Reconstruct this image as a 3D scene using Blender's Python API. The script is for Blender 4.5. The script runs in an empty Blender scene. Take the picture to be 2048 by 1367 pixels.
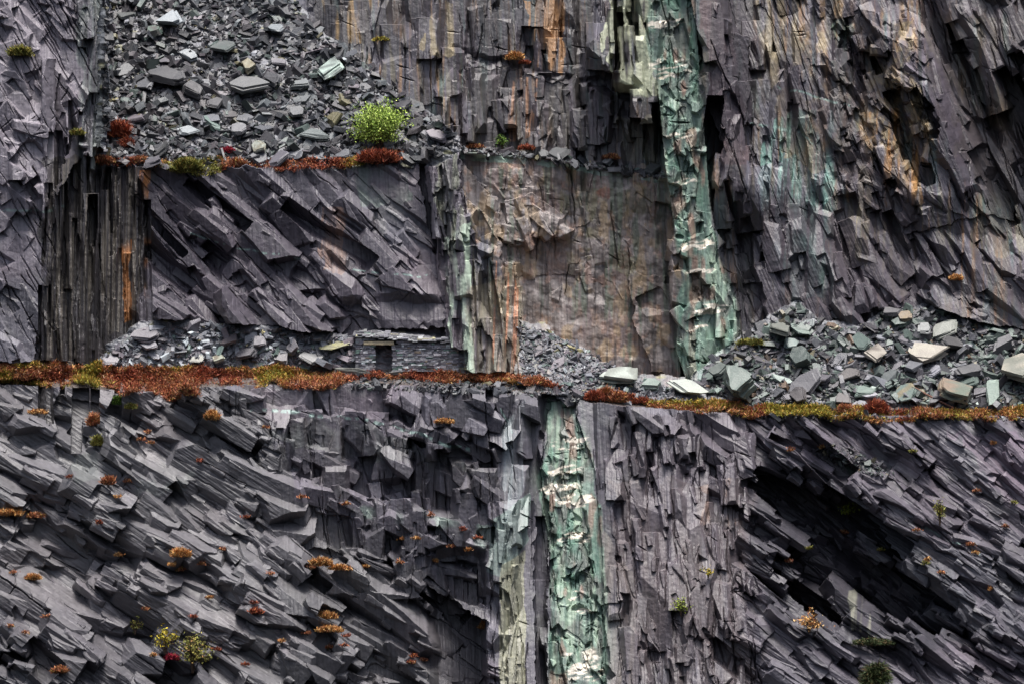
import bpy, bmesh, math, random
import numpy as np
from mathutils import Vector, Matrix, noise as mnoise

# ------------------------------------------------------------------ camera, sky, sun, exposure
sc = bpy.context.scene
PX = 70.0 / 2048.0            # metres per design unit on the reference plane y = 0
DIST = 250.0
DU = DIST / PX

cam_d = bpy.data.cameras.new("camera")
cam = bpy.data.objects.new("camera", cam_d)
sc.collection.objects.link(cam)
cam.location = (0, -DIST, 0)
cam.rotation_euler = (math.radians(90), 0, 0)
cam_d.sensor_width = 36.0
cam_d.lens = 36.0 * DIST / 70.0
cam_d.clip_start = 1.0
cam_d.clip_end = 2000.0
sc.camera = cam

SUN_EL, SUN_AZ = 78.0, 20.0    # overcast: a wide soft sun, high, over the viewer's right shoulder
wd = bpy.data.worlds.new("World")
sc.world = wd
wd.use_nodes = True
nt = wd.node_tree
bg = nt.nodes["Background"]
sky = nt.nodes.new("ShaderNodeTexSky")
sky.sky_type = 'NISHITA'
sky.sun_disc = False
sky.sun_elevation = math.radians(SUN_EL)
sky.sun_rotation = math.radians(180.0 - SUN_AZ)
sky.air_density = 1.0
sky.dust_density = 4.0
hs = nt.nodes.new("ShaderNodeHueSaturation"); hs.inputs["Saturation"].default_value = 0.75
nt.links.new(sky.outputs[0], hs.inputs["Color"])
# overcast: cloud cover thins the glow towards the horizon, brightest overhead
tcw = nt.nodes.new("ShaderNodeTexCoord"); sx = nt.nodes.new("ShaderNodeSeparateXYZ")
nt.links.new(tcw.outputs["Generated"], sx.inputs[0])
mrw = nt.nodes.new("ShaderNodeMapRange"); mrw.inputs[3].default_value = 0.05; mrw.inputs[4].default_value = 1.8
nt.links.new(sx.outputs["Z"], mrw.inputs[0])
mxw = nt.nodes.new("ShaderNodeVectorMath"); mxw.operation = 'SCALE'
nt.links.new(hs.outputs[0], mxw.inputs[0]); nt.links.new(mrw.outputs[0], mxw.inputs["Scale"])
nt.links.new(mxw.outputs[0], bg.inputs[0])
bg.inputs[1].default_value = 0.05

sd = bpy.data.lights.new("sun", 'SUN')
sun = bpy.data.objects.new("sun", sd)
sc.collection.objects.link(sun)
sd.energy = 1.5
sd.angle = math.radians(18)
sd.color = (1.0, 0.97, 0.93)
el, az = math.radians(SUN_EL), math.radians(SUN_AZ)
sdir = Vector((math.sin(az) * math.cos(el), -math.cos(az) * math.cos(el), math.sin(el)))
sun.rotation_euler = sdir.to_track_quat('Z', 'Y').to_euler()
sun.location = (40, -60, 80)

sc.view_settings.view_transform = 'Standard'
sc.view_settings.look = 'None'
sc.view_settings.exposure = 1.85
sc.view_settings.gamma = 1.0
sc.cycles.max_bounces = 4
sc.cycles.diffuse_bounces = 2

# ------------------------------------------------------------------ numpy helpers
rng = np.random.default_rng(7)
R = random.Random(11)
TAB = rng.random((256, 256)).astype(np.float32)

def vn(x, y):
    """smooth value noise, 0..1"""
    xi = np.floor(x).astype(np.int32); yi = np.floor(y).astype(np.int32)
    fx = (x - xi).astype(np.float32); fy = (y - yi).astype(np.float32)
    fx = fx * fx * (3 - 2 * fx); fy = fy * fy * (3 - 2 * fy)
    x0 = xi & 255; x1 = (xi + 1) & 255; y0 = yi & 255; y1 = (yi + 1) & 255
    a = TAB[y0, x0]; b = TAB[y0, x1]; c = TAB[y1, x0]; d = TAB[y1, x1]
    return (a + (b - a) * fx) * (1 - fy) + (c + (d - c) * fx) * fy

def nz(x, y, sx, sy, rot=0.0, oct=3, off=0.0):
    """fractal noise -1..1, sx / sy are feature sizes along / across a direction turned by rot degrees"""
    c, s = math.cos(math.radians(rot)), math.sin(math.radians(rot))
    u = (x * c + y * s) / sx + off * 17.3; v = (-x * s + y * c) / sy + off * 7.7
    r = 0.0; a = 1.0; t = 0.0
    for i in range(oct):
        r = r + a * (vn(u + 31.7 * i, v + 11.3 * i) * 2 - 1); t += a
        a *= 0.5; u = u * 2.03; v = v * 2.03
    return (r / t * 1.5).astype(np.float32)

def inpoly(x, y, poly):
    m = np.zeros(x.shape, bool)
    n = len(poly)
    for i in range(n):
        x0, y0 = poly[i]; x1, y1 = poly[(i + 1) % n]
        if y0 == y1: continue
        c = ((y0 > y) != (y1 > y)) & (x < (x1 - x0) * (y - y0) / (y1 - y0) + x0)
        m ^= c
    return m

def sstep(a, b, x):
    t = np.clip((x - a) / (b - a), 0, 1)
    return t * t * (3 - 2 * t)

# ------------------------------------------------------------------ relief of the quarry face
STEP = 1.4
GX0, GX1, GY0, GY1 = -140, 2190, -140, 1500
gx = np.arange(GX0, GX1, STEP, dtype=np.float32)
gy = np.arange(GY0, GY1, STEP, dtype=np.float32)
X, Y = np.meshgrid(gx, gy)
NX, NY = len(gx), len(gy)
D = np.zeros_like(X)
TINT = np.zeros_like(X)
LAB = np.zeros(X.shape, np.int8)        # 0 upper cliff 1 scree 2 ledge 3 lower cliff 4 dyke

# ragged outlines: angular warp of the coordinates
wX = X + 7 * nz(X, Y, 60, 40, 0, 3, 1) + 3 * nz(X, Y, 14, 10, 0, 2, 2)
wY = Y + 7 * nz(X, Y, 60, 40, 0, 3, 3) + 3 * nz(X, Y, 14, 10, 0, 2, 4)

EDGE = [(-150, 768), (0, 768), (330, 782), (400, 772), (700, 766), (1000, 778), (1100, 786), (1180, 805), (1300, 815), (1500, 826), (2200, 836)]
BACK = [(-150, 724), (200, 728), (700, 736), (900, 742), (1040, 750), (1150, 786), (1350, 794), (1500, 802), (2200, 818)]
ex, ey = zip(*EDGE); edge_y = np.interp(X, ex, ey)
bx, by = zip(*BACK); back_y = np.interp(X, bx, by)

def plane(u, cx, cy, gx_=0.0, gy_=0.0):
    return u + gx_ * (X - cx) + gy_ * (Y - cy)

def fill(poly, p, lab=None, mode='set', warp=True):
    m = inpoly(wX if warp else X, wY if warp else Y, poly)
    if mode == 'set': D[m] = p[m]
    elif mode == 'max': D[m] = np.maximum(D[m], p[m])
    elif mode == 'min': D[m] = np.minimum(D[m], p[m])
    elif mode == 'add': D[m] += p[m]
    if lab is not None: LAB[m] = lab
    return m

# back wall
D[:] = plane(-40, 1100, 330, 0.0, 0.22)
up_line = np.interp(X, [560, 700, 900, 1060, 1330], [70, 92, 118, 150, 205])
m = (wY < up_line) & (X < 1340) & (X > 500); D[m] -= (40 * np.clip((up_line - wY) / 16, 0, 1))[m]
D[m] += (Y[m] - 60) * 0.05
# right wall with its diagonal ridges
fill([(1385, -150), (2200, -150), (2200, 700), (1400, 700)], plane(10, 1600, 400, 0.05, 0.22))
fill([(1500, -150), (1800, -150), (1880, 200), (1980, 420), (1900, 640), (1560, 640), (1520, 300)], plane(34, 1600, 400, 0.02, 0.28))
fill([(1690, -150), (1790, 40), (1850, 220), (1960, 430), (2060, 520), (2200, 700), (2200, -150)], plane(-18, 1850, 300, 0.0, 0.2))
fill([(1790, 60), (1850, 120), (1960, 330), (2060, 480), (2010, 500), (1905, 420), (1850, 260)], plane(40, 1900, 300, -0.25, 0.3))
fill([(1920, -150), (2060, -20), (2200, 120), (2200, 240), (2050, 120), (1900, 20)], plane(10, 2000, 60, 0.1, 0.35))
fill([(1960, 430), (2200, 470), (2200, 700), (1880, 620), (1780, 480)], plane(95, 1950, 560, 0.08, 0.5))
# mid wall
fill([(912, 296), (1100, 318), (1335, 356), (1385, 480), (1400, 800), (900, 800)], plane(24, 1150, 340, 0.0, 0.06), warp=False)
fill([(925, 330), (985, 390), (1010, 400), (1060, 390), (1130, 430), (1110, 465), (1040, 480), (985, 470), (985, 560), (925, 560)], plane(50, 1000, 430, -0.06, 0.12))
fill([(990, 560), (1200, 545), (1270, 590), (1290, 640), (1330, 690), (1360, 780), (990, 780)], plane(42, 1150, 600, 0.0, 0.16))
fill([(1255, 520), (1275, 545), (1350, 550), (1365, 760), (1300, 740), (1270, 640)], plane(62, 1310, 600, -0.05, 0.12))
# upper-left spoil slope
fill([(205, -150), (420, -150), (590, 0), (640, 60), (720, 120), (800, 185), (905, 255), (930, 300), (880, 335), (190, 335)], plane(150, 500, 330, 0.0, 0.86), 1)
# terrace cliff below it
fill([(285, 325), (480, 332), (620, 322), (800, 318), (920, 290), (960, 760), (200, 760)], plane(152, 600, 330, 0.0, 0.13))
fill([(285, 335), (440, 338), (470, 480), (560, 640), (300, 650)], plane(146, 400, 400, -0.10, 0.12))
fill([(690, 330), (830, 320), (870, 500), (905, 650), (760, 660), (690, 560)], plane(186, 780, 450, 0.1, 0.14))
m = inpoly(wX, wY, [(285, 520), (900, 500), (930, 760), (285, 760)]); D[m] += (34 * np.clip((Y - 530) / 110, 0, 1))[m]
# left buttress and its fluted flank
fill([(-150, -150), (215, -150), (215, 340), (100, 420), (85, 760), (-150, 760)], plane(275, 60, 400, 0.02, 0.16))
fill([(150, -150), (216, -150), (214, 250), (200, 300), (120, 420), (110, 380), (175, 200), (185, 20)], plane(262, 160, 250, -1.3, 0.16))
fill([(200, 300), (305, 322), (302, 560), (262, 640), (220, 700), (215, 760), (70, 760), (85, 560), (105, 400), (150, 330)], plane(235, 150, 500, -0.55, 0.1))
# hut bench rubble
fill([(180, 735), (215, 690), (270, 650), (420, 640), (560, 655), (700, 672), (940, 700), (940, 770), (180, 770)], plane(270, 500, 735, 0.0, 0.32), 1)
# spine beside the hut
fill([(860, 250), (905, 245), (925, 330), (925, 420), (880, 410), (850, 330)], plane(190, 890, 300, 0.25, 0.2))
fill([(845, 290), (900, 300), (935, 470), (945, 760), (900, 760), (885, 560), (860, 400)], plane(258, 915, 600, 0.40, 0.14))
fill([(893, 330), (935, 400), (985, 440), (1015, 560), (1035, 700), (1040, 760), (935, 760), (930, 500)], plane(254, 960, 600, -0.5, 0.2))
# loose slate fan between spine and dyke
fill([(1035, 640), (1090, 655), (1180, 700), (1270, 750), (1390, 790), (1390, 830), (1100, 800), (1035, 760)], plane(292, 1150, 780, -0.3, 1.15), 1)
fill([(1180, 748), (1290, 745), (1380, 758), (1470, 700), (1480, 830), (1180, 815)], plane(296, 1300, 800, 0.0, 1.3), 1)
# upper dyke
DYU = [(1285, -150), (1385, -150), (1392, 40), (1400, 150), (1412, 300), (1420, 400), (1440, 520), (1470, 600), (1478, 700), (1440, 760), (1380, 780), (1352, 700), (1362, 560), (1345, 430), (1330, 330), (1318, 200), (1300, 90)]
fill(DYU, plane(118, 1370, 400, 0.0, 0.16), 4, warp=False)
# right spoil
fill([(1385, 760), (1440, 705), (1560, 620), (1600, 595), (1650, 640), (1720, 655), (1760, 620), (1850, 605), (1960, 640), (2060, 665), (2200, 700), (2200, 845), (1385, 845)], plane(305, 1700, 815, 0.0, 0.92), 1)
# ledge
m = (wY > back_y) & (wY <= edge_y + 12); D[m] = np.maximum(D[m], (318 - (edge_y - Y) * 2.2)[m]); LAB[m] = 2
# lower cliff
m = wY * 0.35 + Y * 0.65 > edge_y
D[m] = (322 + 0.42 * (Y - edge_y))[m]; LAB[m] = 3
fill([(-150, 800), (300, 800), (480, 900), (560, 1010), (560, 1200), (980, 1300), (980, 1500), (-150, 1500)], plane(345, 300, 850, -0.02, 0.46))
L1 = np.interp(X, [380, 440, 560, 674, 818, 928, 1000], [800, 806, 826, 832, 856, 884, 904]) + 11 * nz(X, Y, 46, 300, 0, 3, 60)
L2 = np.interp(X, [480, 560, 690, 850, 985], [905, 945, 1008, 1032, 1062]) + 14 * nz(X, Y, 50, 300, 0, 3, 61)
tier = 332 + 0.06 * (Y - 790) + 44 * np.clip((Y - L1 + 14) / 14, 0, 1) + 50 * np.clip((Y - L2 + 20) / 20, 0, 1)
fill([(420, 790), (720, 770), (1000, 775), (1000, 1060), (985, 1215), (860, 1190), (700, 1110), (590, 1050), (520, 930)], tier)
fill([(620, 1090), (780, 1120), (970, 1240), (990, 1500), (560, 1500), (560, 1180)], plane(425, 750, 1150, -0.33, 0.32))
# big right-facing spine of the lower face
fill([(700, 775), (1040, 790), (1050, 1000), (1000, 1060), (960, 1010), (990, 940), (900, 880), (760, 850)], plane(352, 950, 850, 0.1, 0.22), mode='max')
fill([(1005, 850), (1045, 800), (1050, 920), (1060, 970), (1010, 1050), (985, 1045)], plane(405, 1010, 900, -1.1, 0.28), mode='max')
SPINE = [
 ([(1008, 1000), (1060, 985), (1072, 1010), (1072, 1500), (1030, 1500), (1030, 1060)], (452, 1040, 1050, -0.55, 0.10)),       # ribbed columns behind
 ([(971, 1131), (1004, 1046), (1016, 1042), (1012, 1500), (975, 1500)], (494, 985, 1131, 0.9, 0.06)),                       # dark left flank
 ([(1004, 1140), (1017, 1084), (1034, 1074), (1046, 1206), (1047, 1500), (1008, 1500)], (522, 1010, 1140, -0.75, 0.10)),     # cream front
 ([(1018, 1000), (1059, 992), (1056, 1050), (1032, 1066), (1012, 1046)], (445, 1035, 1000, -0.1, 0.75)),                     # lilac cap
 ([(971, 1131), (985, 1100), (1004, 1048), (1016, 1043), (1038, 1062), (1031, 1077), (1018, 1090), (1008, 1143), (985, 1139)], (514, 990, 1130, -0.1, 0.62)),  # mint top
]
# dyke channel
DYL = [(1095, 792), (1135, 782), (1160, 850), (1190, 940), (1205, 1100), (1212, 1300), (1215, 1500), (1092, 1500), (1100, 1250), (1098, 1080), (1075, 940), (1095, 880)]
fill(DYL, plane(312, 1150, 800, 0.05, 0.36), 4, warp=False)
fill([(1048, 800), (1098, 790), (1085, 930), (1100, 1080), (1094, 1300), (1095, 1500), (1068, 1500), (1070, 1050), (1050, 960)], plane(330, 1080, 900, -0.5, 0.3))
fill([(1205, 960), (1222, 940), (1240, 1060), (1262, 1200), (1268, 1500), (1212, 1500), (1208, 1200)], plane(402, 1225, 1000, -0.7, 0.3), mode='max')
# dark wet recess at lower right
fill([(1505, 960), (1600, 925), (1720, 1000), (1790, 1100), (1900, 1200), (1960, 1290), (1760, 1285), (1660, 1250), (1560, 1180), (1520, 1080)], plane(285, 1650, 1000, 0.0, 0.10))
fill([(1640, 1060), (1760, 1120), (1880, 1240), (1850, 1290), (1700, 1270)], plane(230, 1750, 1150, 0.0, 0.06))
fill([(1530, 1230), (1700, 1250), (2050, 1300), (2200, 1300), (2200, 1500), (1500, 1500)], plane(470, 1750, 1300, 0.0, 0.55), mode='max')

for poly_, a_ in SPINE: fill(poly_, plane(*a_), mode='max', warp=False)
# the large maroon slab hanging on the right wall, bulges, single big faces
fill([(1440, 190), (1470, 60), (1500, 70), (1490, 190), (1503, 334), (1478, 338), (1452, 326)], plane(92, 1470, 250, -0.25, 0.10), mode='max')
fill([(1400, 40), (1440, -20), (1500, 180), (1470, 330), (1430, 250)], plane(70, 1450, 200, 0.3, 0.16), mode='max')
fill([(921, 800), (960, 790), (1040, 796), (1042, 860), (1012, 900), (990, 885), (930, 870)], plane(398, 980, 850, 0.30, 0.75), mode='max', warp=False)
fill([(522, 1193), (564, 1206), (605, 1248), (653, 1292), (720, 1400), (629, 1400), (536, 1275), (498, 1261)], plane(560, 590, 1270, -0.12, 0.62), mode='max')
fill([(416, 501), (455, 505), (488, 529), (502, 580), (474, 600), (440, 570)], plane(190, 450, 550, 0.1, 0.35), mode='max')
fill([(1640, 1290), (1760, 1285), (1850, 1370), (1860, 1500), (1600, 1500)], plane(520, 1720, 1330, 0.05, 0.7), mode='max')
fill([(1860, 1310), (1925, 1300), (1935, 1345), (1900, 1420), (1850, 1400)], plane(545, 1890, 1330, 0.4, 0.3), mode='max')
fill([(1940, 1300), (1985, 1300), (1985, 1420), (1935, 1420)], plane(540, 1960, 1330, -0.3, 0.2), mode='max')
BASE = D.copy()

# --- joint-bounded slate blocks
def boxblur(A, k):
    P = np.pad(A, k, mode='edge').astype(np.float64)
    c = np.cumsum(P, 0); c = np.vstack([np.zeros((1, c.shape[1])), c]); A1 = (c[2 * k + 1:] - c[:-2 * k - 1]) / (2 * k + 1)
    c = np.cumsum(A1, 1); c = np.hstack([np.zeros((c.shape[0], 1)), c]); return ((c[:, 2 * k + 1:] - c[:, :-2 * k - 1]) / (2 * k + 1)).astype(np.float32)
_gy = np.clip(np.gradient(BASE, STEP, axis=0), -0.2, 0.8); _gx = np.clip(np.gradient(BASE, STEP, axis=1), -0.8, 0.8)
_gy = np.where(np.gradient(BASE, STEP, axis=0) > .7, .12, _gy); _gx = np.where(np.abs(np.gradient(BASE, STEP, axis=1)) > 1.5, 0, _gx)
GRX, GRY = np.clip(boxblur(_gx, 12), -.45, .45), np.clip(boxblur(_gy, 12), -.1, .55)

BX = X + 2.5 * nz(X, Y, 110, 90, 30, 2, 51) + .7 * nz(X, Y, 16, 12, 0, 2, 52)
BY = Y + 2.5 * nz(X, Y, 110, 90, 30, 2, 53) + .7 * nz(X, Y, 16, 12, 0, 2, 54)

def block(cx, cy, th, L, W, h, kt, kr, k0, k1, fa=0.0, fb=0.0, tint=0.0, cut=False, uc=None):
    """a slab with its long axis along th: front face of width W, sloping shoulder above it, undercut below it, bevelled ends"""
    c, s_ = math.cos(math.radians(th)), math.sin(math.radians(th))
    j = int(np.clip((cy - GY0) / STEP, 0, NY - 1)); i = int(np.clip((cx - GX0) / STEP, 0, NX - 1))
    if uc is None: uc = min(D[j, i], BASE[j, i] + 20) if L > 100 else D[j, i]
    g_s = GRX[j, i] * c + GRY[j, i] * s_; g_t = -GRX[j, i] * s_ + GRY[j, i] * c
    fa = fa + g_s
    up = 1.3 * h / max(kt - g_t, .3) + 3; dn = W + 1.3 * h / max(kr + g_t, .4) + 2
    e0 = L / 2 + 1.2 * h / max(k0, .3); e1 = L / 2 + 1.2 * h / max(k1, .3)
    xs = [S_ * c - T_ * s_ for S_ in (-e0, e1) for T_ in (-up, dn)]; ys = [S_ * s_ + T_ * c for S_ in (-e0, e1) for T_ in (-up, dn)]
    x0 = int(max(0, (cx + min(xs) - GX0) / STEP)); x1 = int(min(NX, (cx + max(xs) - GX0) / STEP + 1))
    y0 = int(max(0, (cy + min(ys) - GY0) / STEP)); y1 = int(min(NY, (cy + max(ys) - GY0) / STEP + 1))
    if x1 - x0 < 2 or y1 - y0 < 2: return
    sl = (slice(y0, y1), slice(x0, x1))
    dx = BX[sl] - BX[j, i]; dy = BY[sl] - BY[j, i]
    S = dx * c + dy * s_; T = -dx * s_ + dy * c
    w1 = R.gauss(0, .10); w2 = R.gauss(0, .16); s1 = R.gauss(0, 1.0); s2 = R.gauss(0, 1.0); bow = R.gauss(0, .05) / max(L, 20)
    T = T + bow * S * S
    q = fb * T
    q = np.minimum(q, kt * (T + w1 * S))
    q = np.minimum(q, fb * W - kr * (T - W + w2 * S))
    q = np.minimum(q, np.minimum(k0 * (S + s1 * T + L / 2), -k1 * (S + s2 * T - L / 2)))
    d = D[sl]
    inside = (S > -e0) & (S < e1) & (T > -up) & (T < dn)
    if cut:
        p = uc + fa * S - h - q
        mm = (p < d) & inside
    else:
        p = uc + fa * S + h + q
        mm = (p > d) & inside
    d[mm] = p[mm]
    TINT[sl][mm] = tint

def scatter(poly, n, th, tsd, L, W, h, kt=(1.1, 2.6), kr=(2, 6), k0=(0.8, 3), k1=(1.5, 5), fa=0.10, fb=(-0.35, 0.1), cut=0.0):
    xs = [p[0] for p in poly]; ys = [p[1] for p in poly]
    k = 0
    while k < n:
        qx = rng.uniform(min(xs), max(xs), n * 2); qy = rng.uniform(min(ys), max(ys), n * 2)
        ok = inpoly(qx, qy, poly)
        for x_, y_ in zip(qx[ok], qy[ok]):
            if k >= n: break
            k += 1
            l = L[0] + (L[1] - L[0]) * R.random() ** 1.6
            w = W[0] + (W[1] - W[0]) * R.random() ** 1.6
            hh = h[0] + (h[1] - h[0]) * R.random() ** 1.5
            t = th(x_, y_) if callable(th) else th
            block(x_, y_, R.gauss(t, tsd), l, w, hh, R.uniform(*kt), R.uniform(*kr), R.uniform(*k0), R.uniform(*k1),
                  R.gauss(0, fa), R.uniform(*fb), R.uniform(-1, 1), R.random() < cut)

LL = [(-150, 765), (450, 775), (560, 900), (560, 1080), (700, 1080), (990, 1250), (990, 1500), (-150, 1500)]
LM = [(400, 775), (1050, 785), (1050, 1000), (980, 1200), (900, 1180), (640, 1060), (540, 930)]
LR = [(1480, 825), (2200, 835), (2200, 1500), (1480, 1500)]
LC = [(1215, 810), (1500, 820), (1530, 1500), (1250, 1500)]
DL = DYL; DU_ = DYU
TC = [(300, 330), (820, 320), (890, 610), (700, 630), (430, 615), (290, 600)]
FL = [(95, 330), (290, 330), (300, 560), (225, 740), (85, 740)]
BU = [(-150, -150), (190, -150), (205, 250), (110, 400), (80, 740), (-150, 740)]
UW = [(560, -150), (1300, -150), (1330, 340), (930, 290), (800, 180), (640, 60)]
MW = [(930, 310), (1330, 355), (1350, 600), (1180, 610), (1030, 580)]
RW = [(1400, -150), (2200, -150), (2200, 660), (1750, 620), (1600, 600), (1450, 720)]
SP = [(850, 260), (930, 330), (1030, 500), (1045, 745), (920, 745), (880, 450)]

def th_ll(x, y): return 32 + 26 * (float(vn(np.float32(x / 150.0 + 7), np.float32(y / 120.0))) - .5)
def th_lr(x, y): return 36 + 16 * (float(vn(np.float32(x / 220.0 + 3), np.float32(y / 160.0 + 4))) - .5)
def th_rw(x, y): return 88 - 24 * min(1, max(0, (x - 1450) / 450)) - 22 * min(1, max(0, (y - 380) / 250)) * min(1, max(0, (x - 1600) / 250))
block(1905, 275, 66, 470, 46, 52, 1.6, 3, 1.0, 2.0, 0, -0.2, -.1)
block(1880, 230, 68, 300, 24, 70, 2.0, 3, 1.0, 1.5, 0, -0.2, .1)
block(1496, 205, 84, 250, 44, 46, 2.5, 4, 0.8, 9, 0.04, 0.1, -.5)
block(1455, 90, 80, 300, 40, 44, 2.0, 4, 0.8, 3, 0.0, 0.1, -.2)
block(1845, 290, 88, 130, 34, 40, 2.5, 5, 1.2, 2, 0, 0.1, .3)
block(528, 984, 25, 90, 48, 48, 1.5, 4, 1.5, 6, 0, -0.1, .3)
block(478, 1100, 9, 104, 74, 54, 1.4, 4, 1.2, 7, 0, -0.1, .2)
block(583, 1064, 8, 74, 60, 50, 1.4, 4, 1.5, 6, 0, -0.1, .1)
# large
LRX = [(1250, 812), (1480, 822), (1510, 930), (1330, 900)]
SPL = [(985, 1060), (1060, 1000), (1075, 1020), (1068, 1500), (978, 1500)]
LL1 = [(-150, 765), (450, 775), (560, 900), (560, 1080), (700, 1080), (880, 1200), (860, 1500), (-150, 1500)]
scatter(LL1, 85, th_ll, 4, (110, 300), (30, 92), (22, 70), kt=(1.2, 3), k1=(0.4, 2.6), fb=(-0.35, 0.08), kr=(0.7, 2.4))
scatter(LM, 40, 87, 3, (60, 140), (28, 74), (8, 34), kt=(1.2, 5), k0=(0.9, 2.2), k1=(1.2, 6), fa=.08, fb=(-0.25, 0.2))
scatter(LR, 100, th_lr, 3, (140, 380), (14, 54), (12, 44), kt=(1.2, 3), fb=(-0.35, 0.08), kr=(0.7, 2.4), k1=(0.4, 2.6))
scatter(LC, 40, 86, 4, (100, 300), (20, 60), (8, 34), kt=(1, 4), k0=(0.5, 1.6), k1=(0.25, 1.0), kr=(0.8, 3))
scatter(LRX, 12, 36, 5, (80, 200), (14, 44), (14, 40), fb=(-0.5, 0))
scatter(TC, 36, 46, 4, (130, 340), (30, 100), (12, 36), kt=(1.2, 3), fb=(-0.35, 0.08), kr=(0.7, 2.4), k1=(0.4, 2.6))
scatter(BU, 30, 64, 18, (90, 220), (50, 120), (6, 18), kt=(0.8, 2.4), k0=(.5, 2), k1=(.4, 2), fb=(-0.15, 0.15))
scatter(UW, 52, 89, 1.5, (110, 300), (28, 100), (7, 26), kt=(1.5, 6), k0=(0.5, 1.8), k1=(0.25, 1.0), fa=.05, fb=(-0.12, 0.15), kr=(0.8, 3))
scatter(MW, 6, 86, 4, (60, 200), (30, 90), (3, 9), kt=(0.8, 3), fa=.04, fb=(-0.08, 0.08))
scatter(RW, 76, th_rw, 3.5, (150, 420), (24, 90), (9, 36), kt=(1, 4), k0=(0.5, 1.8), k1=(0.25, 1.0), fb=(-0.2, 0.15), kr=(0.8, 3))
scatter(SP, 24, 87, 2, (110, 300), (8, 26), (8, 26), kt=(1, 4), fb=(-0.3, 0.3))
# medium
scatter([(1080, 180), (1320, 225), (1325, 340), (1100, 312)], 14, 89, 2, (70, 170), (24, 60), (10, 34), kt=(1.5, 5), k0=(1, 2.6), k1=(.4, 1.5), fa=.06, fb=(-.2, .2))
scatter(LL1, 34, 14, 7, (50, 120), (36, 84), (18, 46), kt=(1.2, 2.4), k0=(.8, 2), k1=(5, 11), fb=(-0.2, 0.05), kr=(1.0, 4))
scatter(LL, 250, th_ll, 6, (34, 160), (9, 40), (7, 30), kt=(1.2, 3), k1=(0.4, 2.6), fb=(-0.35, 0.08), cut=0.12, kr=(0.7, 2.4))
scatter(LM, 90, 86, 6, (20, 100), (8, 40), (4, 16), kt=(1.2, 4), k0=(0.8, 2), k1=(1, 5), cut=0.35)
scatter(LM, 26, 24, 8, (60, 160), (14, 40), (8, 24), kt=(1.2, 2.5), fb=(-0.3, 0.1))
scatter(LR, 300, th_lr, 5, (50, 230), (5, 24), (5, 22), kt=(1.2, 3), fb=(-0.35, 0.08), cut=0.12, kr=(0.7, 2.4), k1=(0.4, 2.6))
scatter(LC, 80, 84, 6, (40, 170), (7, 30), (4, 16), kt=(1, 4), k0=(0.6, 2), k1=(0.25, 1.1), cut=0.2, kr=(0.8, 3))
scatter(TC, 60, 45, 5, (50, 200), (7, 40), (4, 16), fb=(-0.35, 0.08), cut=0.2, kr=(0.7, 2.4), k1=(0.4, 2.6))
scatter([(290, 585), (430, 600), (700, 620), (700, 645), (430, 645), (280, 645)], 26, 44, 8, (40, 120), (10, 30), (8, 22), fb=(-0.3, 0.0))
scatter(BU, 110, 60, 25, (26, 110), (12, 60), (4, 13), kt=(0.8, 2.4), k1=(.5, 3), cut=0.25)
scatter(FL, 150, 90, 0.8, (120, 460), (4, 11), (3, 9), kt=(1, 3), k0=(.1, .5), k1=(.1, .5), fb=(-0.3, 0.3), cut=0.4)
scatter([(150, -100), (212, -100), (210, 280), (130, 400), (180, 200)], 60, 94, 3, (50, 200), (4, 12), (3, 10), kt=(1, 4), fb=(-0.5, 0.5), cut=0.3)
scatter(UW, 70, 89, 2.5, (40, 180), (8, 44), (3, 14), kt=(1.2, 5), k0=(0.6, 2.2), k1=(0.25, 1.1), fa=.05, cut=0.12, kr=(0.8, 3))
scatter(MW, 26, 84, 14, (30, 140), (14, 70), (2, 7), kt=(0.6, 3), k0=(.3, 1.5), k1=(.3, 1.5), fa=.04, fb=(-0.1, 0.1), cut=0.4)
scatter(RW, 170, th_rw, 5, (40, 220), (7, 40), (4, 18), kt=(1, 4), k0=(0.6, 2), k1=(0.25, 1.1), cut=0.15, kr=(0.8, 3))
scatter(SP, 120, 87, 2, (50, 200), (4, 13), (4, 13), kt=(1, 4), fb=(-0.4, 0.4), cut=0.2)
scatter(DL, 60, 87, 6, (30, 150), (10, 40), (3, 14), kt=(0.8, 3), cut=0.3)
scatter(DU_, 70, 85, 8, (24, 120), (10, 40), (3, 13), kt=(0.8, 3), cut=0.3)
# small
scatter(LL, 360, th_ll, 8, (12, 60), (3, 10), (2, 9), fb=(-0.35, 0.08), cut=0.25, kr=(0.7, 2.4), k1=(0.4, 2.6))
scatter(LM, 50, 80, 20, (8, 40), (3, 12), (2, 4), cut=0.5)
scatter(LR, 360, th_lr, 7, (14, 90), (2, 8), (2, 8), fb=(-0.35, 0.08), cut=0.25, kr=(0.7, 2.4), k1=(0.4, 2.6))
scatter(LC, 150, 80, 10, (14, 70), (3, 12), (2, 8), cut=0.3)
scatter(TC, 60, 45, 8, (14, 80), (3, 12), (2, 6), cut=0.4)
scatter(BU, 60, 55, 40, (8, 50), (3, 14), (2, 5), cut=0.5)
scatter(UW, 130, 88, 6, (14, 80), (3, 12), (2, 7), kt=(0.8, 4), cut=0.4)
scatter(MW, 50, 75, 25, (8, 40), (3, 12), (1, 2.5), cut=0.6)
scatter(RW, 320, th_rw, 10, (14, 80), (3, 12), (2, 8), cut=0.3, kr=(0.8, 3))
scatter([(1660, 60), (1840, 40), (1880, 420), (1820, 560), (1680, 520)], 220, 64, 18, (10, 60), (4, 16), (2, 7), k0=(.5, 2), k1=(.3, 1.2), cut=0.3)
scatter(SP, 300, 86, 4, (14, 90), (3, 7), (2, 5), kt=(0.8, 3), cut=0.3)
scatter(DL, 170, 75, 30, (8, 40), (3, 12), (2, 6), kt=(0.5, 2), cut=0.4)
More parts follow.
